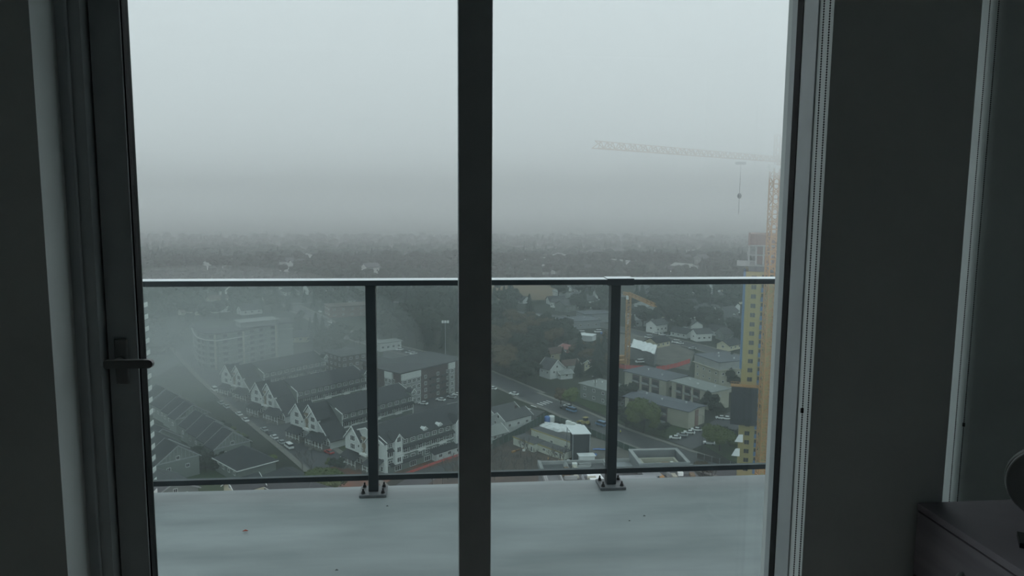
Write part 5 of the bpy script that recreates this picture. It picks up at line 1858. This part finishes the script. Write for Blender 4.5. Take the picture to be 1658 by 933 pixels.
def grove(poly, n, kinds, hr, label, gap=.16, wide=1.0, seed=0):
    r = random.Random(seed + len(label))
    xs, ys = [p[0] for p in poly], [p[1] for p in poly]
    k_ = 0
    for _ in range(n * 30):
        if k_ >= n:
            break
        px, py = r.uniform(min(xs), max(xs)), r.uniform(min(ys), max(ys))
        if not inside(px, py, poly):
            continue
        p = g(px, py)
        h = r.uniform(*hr)
        if not free(p.x, p.y, h * gap):
            continue
        occ(p, h * gap)
        kd = r.choice(kinds)
        tree(p.x, p.y, kd, h, label.format({'conifer': 'dark conifer', 'dark': 'dark rounded tree', 'olive': 'olive green tree', 'russet': 'russet tree', 'bare': 'bare grey tree'}[kd]),
             NAMES[kd][0].replace('_', ' ') + 's ' + label.replace('{} ', ''), wide=wide * r.uniform(.85, 1.2))
        k_ += 1


# far suburban houses come before the groves so that trees stand clear of them
HP = []
for (nm, L, Wd, h, rise, wl_, rf_) in (('a', 13, 9, 3.6, 2.6, 'siding', 'roof_dark'), ('b', 11, 8, 5.6, 2.4, 'white', 'roof_grey'), ('c', 15, 9, 3.4, 2.0, 'beige', 'roof_brown'), ('d', 12, 10, 5.2, 3.0, 'greysiding', 'roof_grey'), ('e', 12, 8, 3.4, 2.2, 'cream', 'roof_dark'), ('f', 18, 11, 4.4, 1.8, 'siding', 'roof_pale')):
    b = MB()
    gable_walls(b, -L / 2, L / 2, -Wd / 2, Wd / 2, h, h + rise, 0)
    r_ = MB()
    gable_roof(r_, -L / 2, L / 2, -Wd / 2, Wd / 2, h, h + rise, 0, .7, .25)
    HP.append((b.mesh('wall', M[wl_]), r_.mesh('roof', M[rf_]), L, Wd, h, {'siding': 'pale', 'white': 'white', 'beige': 'beige', 'greysiding': 'grey', 'cream': 'cream'}[wl_], {'roof_dark': 'dark', 'roof_grey': 'grey', 'roof_brown': 'brown', 'roof_pale': 'pale'}[rf_]))
HC = [0]


def far_house(px, py, where, k=None, s=1.0, rz=None):
    p = g(px, py)
    wm_, rm_, L, Wd, h, wc, rc = HP[k if k is not None else R.randrange(len(HP))]
    if not free(p.x, p.y, L * .55 * s):
        return
    t = thing('house', f'small {wc} walled house with {rc} roof {where}', 'house', loc=(p.x, p.y, GZ - .02), rz=rz if rz is not None else rad(R.choice([35, -55, 38, -52, 10, -80])), group=f'{wc} walled houses {where}')
    inst(wm_, 'wall', t)
    inst(rm_, 'roof', t)
    for i in range(3):
        inst(win(1.5, 1.3, 2, 1), 'window', t, (-L / 2 + L * (i + .5) / 3, -Wd / 2, h * .3))
    inst(win(1.5, 1.3, 2, 1), 'window', t, (-L / 2, 0, h * .4), rad(-90))
    t.scale = (s, s, s)
    occ(p, L * .55 * s)
    HC[0] += 1


def suburb(poly, n, where, seed, s=1.0, kinds=None):
    r = random.Random(seed)
    xs, ys = [p[0] for p in poly], [p[1] for p in poly]
    c0_ = HC[0]
    for _ in range(n * 12):
        if HC[0] - c0_ >= n:
            break
        px, py = r.uniform(min(xs), max(xs)), r.uniform(min(ys), max(ys))
        if inside(px, py, poly):
            far_house(px, py, where, r.choice(kinds) if kinds else None, s)


for (px, py, k, s) in ((1036, 516, 0, 1.4), (1052, 518, 1, 1.3), (1108, 509, 1, 1.5), (1094, 511, 5, 1.2), (1140, 519, 1, 1.5), (1150, 517, 5, 1.5), (1128, 517, 0, 1.2), (1168, 522, 0, 1.1), (1095, 490, 3, 1.4), (1108, 489, 1, 1.3), (1140, 474, 5, 1.4),
                       (1135, 551, 1, 1.0), (1105, 545, 0, 1.0), (1166, 543, 0, 1.1), (1178, 550, 3, 1.0), (1162, 555, 4, 1.0), (1082, 473, 2, 1.5), (1045, 482, 3, 1.4), (1040, 526, 5, 1.1)):
    far_house(px, py, 'between the small orange crane and the yellow tower', k, s)
for (px, py, k, s) in ((395, 483, 3, 1.3), (340, 499, 1, 1.3), (397, 499, 1, 1.2), (377, 482, 0, 1.3), (404, 508, 0, 1.2), (470, 478, 0, 1.2), (506, 476, 1, 1.2), (574, 478, 3, 1.6), (310, 510, 2, 1.1), (487, 552, 4, 1.2), (500, 556, 0, 1.1)):
    far_house(px, py, 'in the fog beyond the curved condominium', k, s)
for (px, py, k, s) in ((936, 489, 1, 1.1), (945, 490, 0, 1.2), (953, 492, 1, 1.0), (962, 491, 1, 1.1), (951, 498, 1, 1.2), (900, 492, 0, 1.1), (903, 498, 1, .9), (844, 490, 0, 1.0), (826, 489, 1, 1.0), (943, 470, 3, 1.5), (957, 473, 3, 1.5)):
    far_house(px, py, 'between the brown field and the warehouses', k, s)
suburb([(250, 445), (740, 442), (740, 412), (500, 415), (250, 425)], 16, 'faint in the fog just above the left railing', 3, 1.5, [0, 1, 5])
suburb([(800, 445), (1195, 443), (1195, 408), (800, 410)], 22, 'faint in the fog just above the right railing', 4, 1.5, [0, 1, 5, 3])
suburb([(250, 505), (600, 500), (600, 466), (250, 470)], 14, 'in the foggy streets under the left top rail', 5, 1.2)
suburb([(1060, 560), (1190, 575), (1195, 465), (1030, 465)], 26, 'in the suburb left of the yellow tower', 6, 1.1)
suburb([(900, 520), (985, 530), (985, 466), (910, 466)], 6, 'under the right top rail near the post', 7, 1.1)

# single trees with a place of their own
tree_px(831, 517, 'conifer', 17, 'left and shorter of the two tall conifers against the brown field', 1.35)
tree_px(857, 520, 'conifer', 22, 'right and taller of the two tall conifers against the brown field', 1.35)
tree_px(1042, 701, 'willow', 15, 'large olive green tree in front of the long low apartment block', 1.0)
tree_px(1024, 692, 'olive', 9, 'smaller olive tree left of the large one by the low block', 1.1)
tree_px(1165, 730, 'willow', 9.5, 'round olive green tree beside the lone white car', 1.25)
tree_px(1182, 722, 'bigdark', 7, 'dark bush between the round olive tree and the yellow tower', 1.3)
tree_px(1148, 668, 'bigdark', 9, 'dark tree at the end wall of the long low apartment block', 1.0)
tree_px(1160, 676, 'bigdark', 7, 'low dark tree left of the two white cars in the upper lot', 1.1)
tree_px(1183, 622, 'conifer', 18, 'dark conifer between the four storey block and the netted tower', 1.4)
tree_px(1177, 634, 'bigdark', 12, 'dark tree in front of the four storey block end', 1.0)
tree_px(938, 586, 'conifer', 19, 'dark conifer left of the right post above the pale roofed block', 1.3)
tree_px(968, 612, 'conifer', 23, 'tall dark conifer hard against the left side of the right post', 1.5)
tree_px(978, 596, 'conifer', 20, 'dark conifer partly behind the right post', 1.5)
tree_px(1012, 662, 'bigdark', 12, 'dark tree just right of the right post beside the pale roof', 1.0)
tree_px(924, 660, 'olive', 10, 'olive green tree left of the pale roofed block by the road', 1.1)
tree_px(908, 655, 'russet', 8, 'brownish tree near the crossing left of the olive one', 1.1)
tree_px(528, 806, 'willow', 10, 'olive green tree between the bottom rail and the balcony edge', 1.3)
tree_px(505, 775, 'bare', 13, 'bare grey tree at the lower end of the left street', 1.0)
tree_px(490, 768, 'bare', 11, 'second bare grey tree behind the first at the lower end of the left street', 1.0)
tree_px(546, 764, 'dark', 5, 'dark shrub by the orange earth at the street end', 1.4)
tree_px(534, 758, 'olive', 4, 'yellowish shrub at the street end below the red car', 1.0)
tree_px(523, 568, 'conifer', 20, 'dark conifer at the far end of the second townhouse row', 1.3)
tree_px(512, 560, 'conifer', 22, 'dark conifer right of the curved condominium', 1.3)
tree_px(437, 757, 'olive', 5, 'small olive shrub at the corner of the hipped roof house', 1.2)
tree_px(350, 752, 'dark', 6, 'dark shrub left of the wide hipped roof house', 1.2)
tree_px(446, 611, 'dark', 8, 'dark tree between the curved condominium and the first row', 1.0)

grove([(604, 478), (745, 474), (745, 572), (690, 566), (640, 552), (604, 545)], 62, ['conifer', 'conifer', 'dark'], (15, 24), '{} in the dark wood right of the left railing post', .13, 1.1)
grove([(797, 548), (905, 540), (925, 560), (905, 575), (880, 600), (880, 640), (850, 640), (797, 622)], 46, ['dark', 'dark', 'russet', 'conifer'], (11, 18), '{} in the dark grove beside the centre post', .17, 1.25)
grove([(830, 520), (905, 528), (905, 556), (815, 556)], 16, ['russet', 'dark'], (9, 14), '{} below the two tall conifers', .19, 1.2)
grove([(797, 468), (830, 470), (830, 545), (797, 545)], 18, ['conifer', 'dark'], (11, 18), '{} at the right edge of the centre post below the top rail', .15, 1.1)
grove([(905, 575), (990, 560), (990, 615), (900, 615)], 26, ['dark', 'russet', 'conifer'], (6, 12), '{} around the small houses left of the right post', .17, 1.2)
grove([(905, 452), (985, 452), (985, 520), (920, 512), (890, 480)], 26, ['conifer', 'dark'], (13, 21), '{} under the top rail left of the right post', .15, 1.2)
grove([(1020, 462), (1195, 462), (1195, 560), (1110, 545), (1020, 530)], 80, ['conifer', 'dark', 'dark'], (10, 19), '{} among the houses between the orange crane and the yellow tower', .16, 1.2)
grove([(240, 466), (600, 464), (600, 515), (520, 500), (420, 512), (240, 530)], 80, ['conifer', 'dark'], (11, 20), '{} in the foggy suburb beyond the curved condominium', .15, 1.2)
grove([(480, 520), (592, 548), (592, 562), (540, 590), (480, 575)], 16, ['dark', 'conifer'], (8, 14), '{} between the curved condominium and the brick block', .17, 1.2)
grove([(240, 530), (312, 530), (300, 600), (240, 606)], 16, ['dark'], (8, 13), '{} in the fog left of the curved condominium', .18, 1.2)
grove([(415, 648), (430, 645), (560, 742), (600, 770), (575, 776), (540, 744)], 34, ['dark', 'olive', 'dark', 'bare'], (3, 6), '{} on the verge in front of the townhouse gables', .24, 1.3)
grove([(372, 685), (450, 752), (436, 756), (356, 690)], 8, ['dark', 'olive'], (2.2, 3.6), '{} on the verge beside the cars parked on the left kerb', .22, 1.3)
grove([(250, 745), (335, 730), (345, 765), (250, 790)], 8, ['dark', 'bare'], (4, 7), '{} in the gardens of the left duplexes', .2, 1.2)
grove([(1000, 668), (1090, 700), (1075, 712), (1000, 690)], 12, ['olive', 'dark'], (3, 7), '{} on the verge between the road and the long low block', .22, 1.3)
grove([(1010, 625), (1090, 645), (1110, 640), (1040, 618)], 9, ['dark', 'bare'], (4, 7), '{} in the court between the low apartment blocks', .2, 1.2)
grove([(640, 778), (850, 735), (905, 745), (930, 760), (860, 775), (640, 800)], 30, ['bare'], (8, 13), '{} standing on the muddy bank above the near roof', .16, 1.1)
grove([(1120, 745), (1195, 760), (1190, 790), (1130, 775)], 14, ['bare', 'russet'], (4, 7), '{} by the timber fence at the foot of the yellow tower', .2, 1.2)
grove([(660, 622), (745, 612), (745, 632), (690, 642)], 8, ['bare', 'dark'], (4, 7), '{} at the foot of the brick block bays', .2, 1.1)
grove([(235, 448), (740, 448), (740, 425), (235, 430)], 70, ['conifer', 'dark'], (13, 22), '{} in the fog bank just above the left top rail', .16, 1.35)
grove([(800, 448), (1200, 448), (1200, 425), (800, 425)], 60, ['conifer', 'dark'], (13, 22), '{} in the fog bank just above the right top rail', .16, 1.35)

# everything farther is one continuous wood nobody could count
fw_ = MB()
rr = random.Random(77)
cnt = 0
while cnt < 2600:
    px, py = rr.uniform(150, 1320), rr.uniform(387, 424) if rr.random() < .75 else rr.uniform(424, 462)
    p = g(px, py)
    if not free(p.x, p.y, 6):
        continue
    if 796 < px < 906 and py > 452:
        continue
    h = rr.uniform(11, 20)
    if rr.random() < .12:
        a = rr.uniform(0, 6)
        b_ = [(p.x + h * .24 * math.cos(a + k * 1.2566), p.y + h * .24 * math.sin(a + k * 1.2566), GZ + h * rr.uniform(.05, .15)) for k in range(5)]
        fw_.add(b_ + [(p.x, p.y, GZ + h)], [(k, (k + 1) % 5, 5) for k in range(5)])
    else:
        fw_.ball((p.x, p.y, GZ + h * .36), h * .4, 7, 4, .85, .2, rr)
    cnt += 1
tag(fw_.build('distant_woods', M['needle']), 'dim dark woods fading into the fog along the horizon', 'woods', kind='stuff')

# ---------------------------------------------------------------- tell apart what an order from left to right can tell apart
bpy.context.view_layer.update()
_by = {}
for o in SC.objects:
    if o.parent is None and o.get('label'):
        _by.setdefault(o['label'], []).append(o)


def _px(o):
    d = o.matrix_world.translation - EYE
    return d.dot(RT) / max(d.dot(_f), .01)


_ORD = ['second', 'third', 'fourth', 'fifth', 'sixth', 'seventh', 'eighth', 'ninth', 'tenth']
_NUM = {2: 'two', 3: 'three', 4: 'four', 5: 'five', 6: 'six', 7: 'seven', 8: 'eight', 9: 'nine', 10: 'ten'}
for lb, os_ in _by.items():
    if 2 <= len(os_) <= 10:
        os_.sort(key=_px)
        for i, o in enumerate(os_):
            how = 'leftmost of the ' + _NUM[len(os_)] if i == 0 else 'rightmost of the ' + _NUM[len(os_)] if i == len(os_) - 1 else _ORD[i - 1] + ' from the left of ' + _NUM[len(os_)]
            w_ = lb.split()
            room = 16 - len(how.split())
            o['label'] = (' '.join(w_) if len(w_) <= room else ' '.join(w_[:room])) + ', ' + how
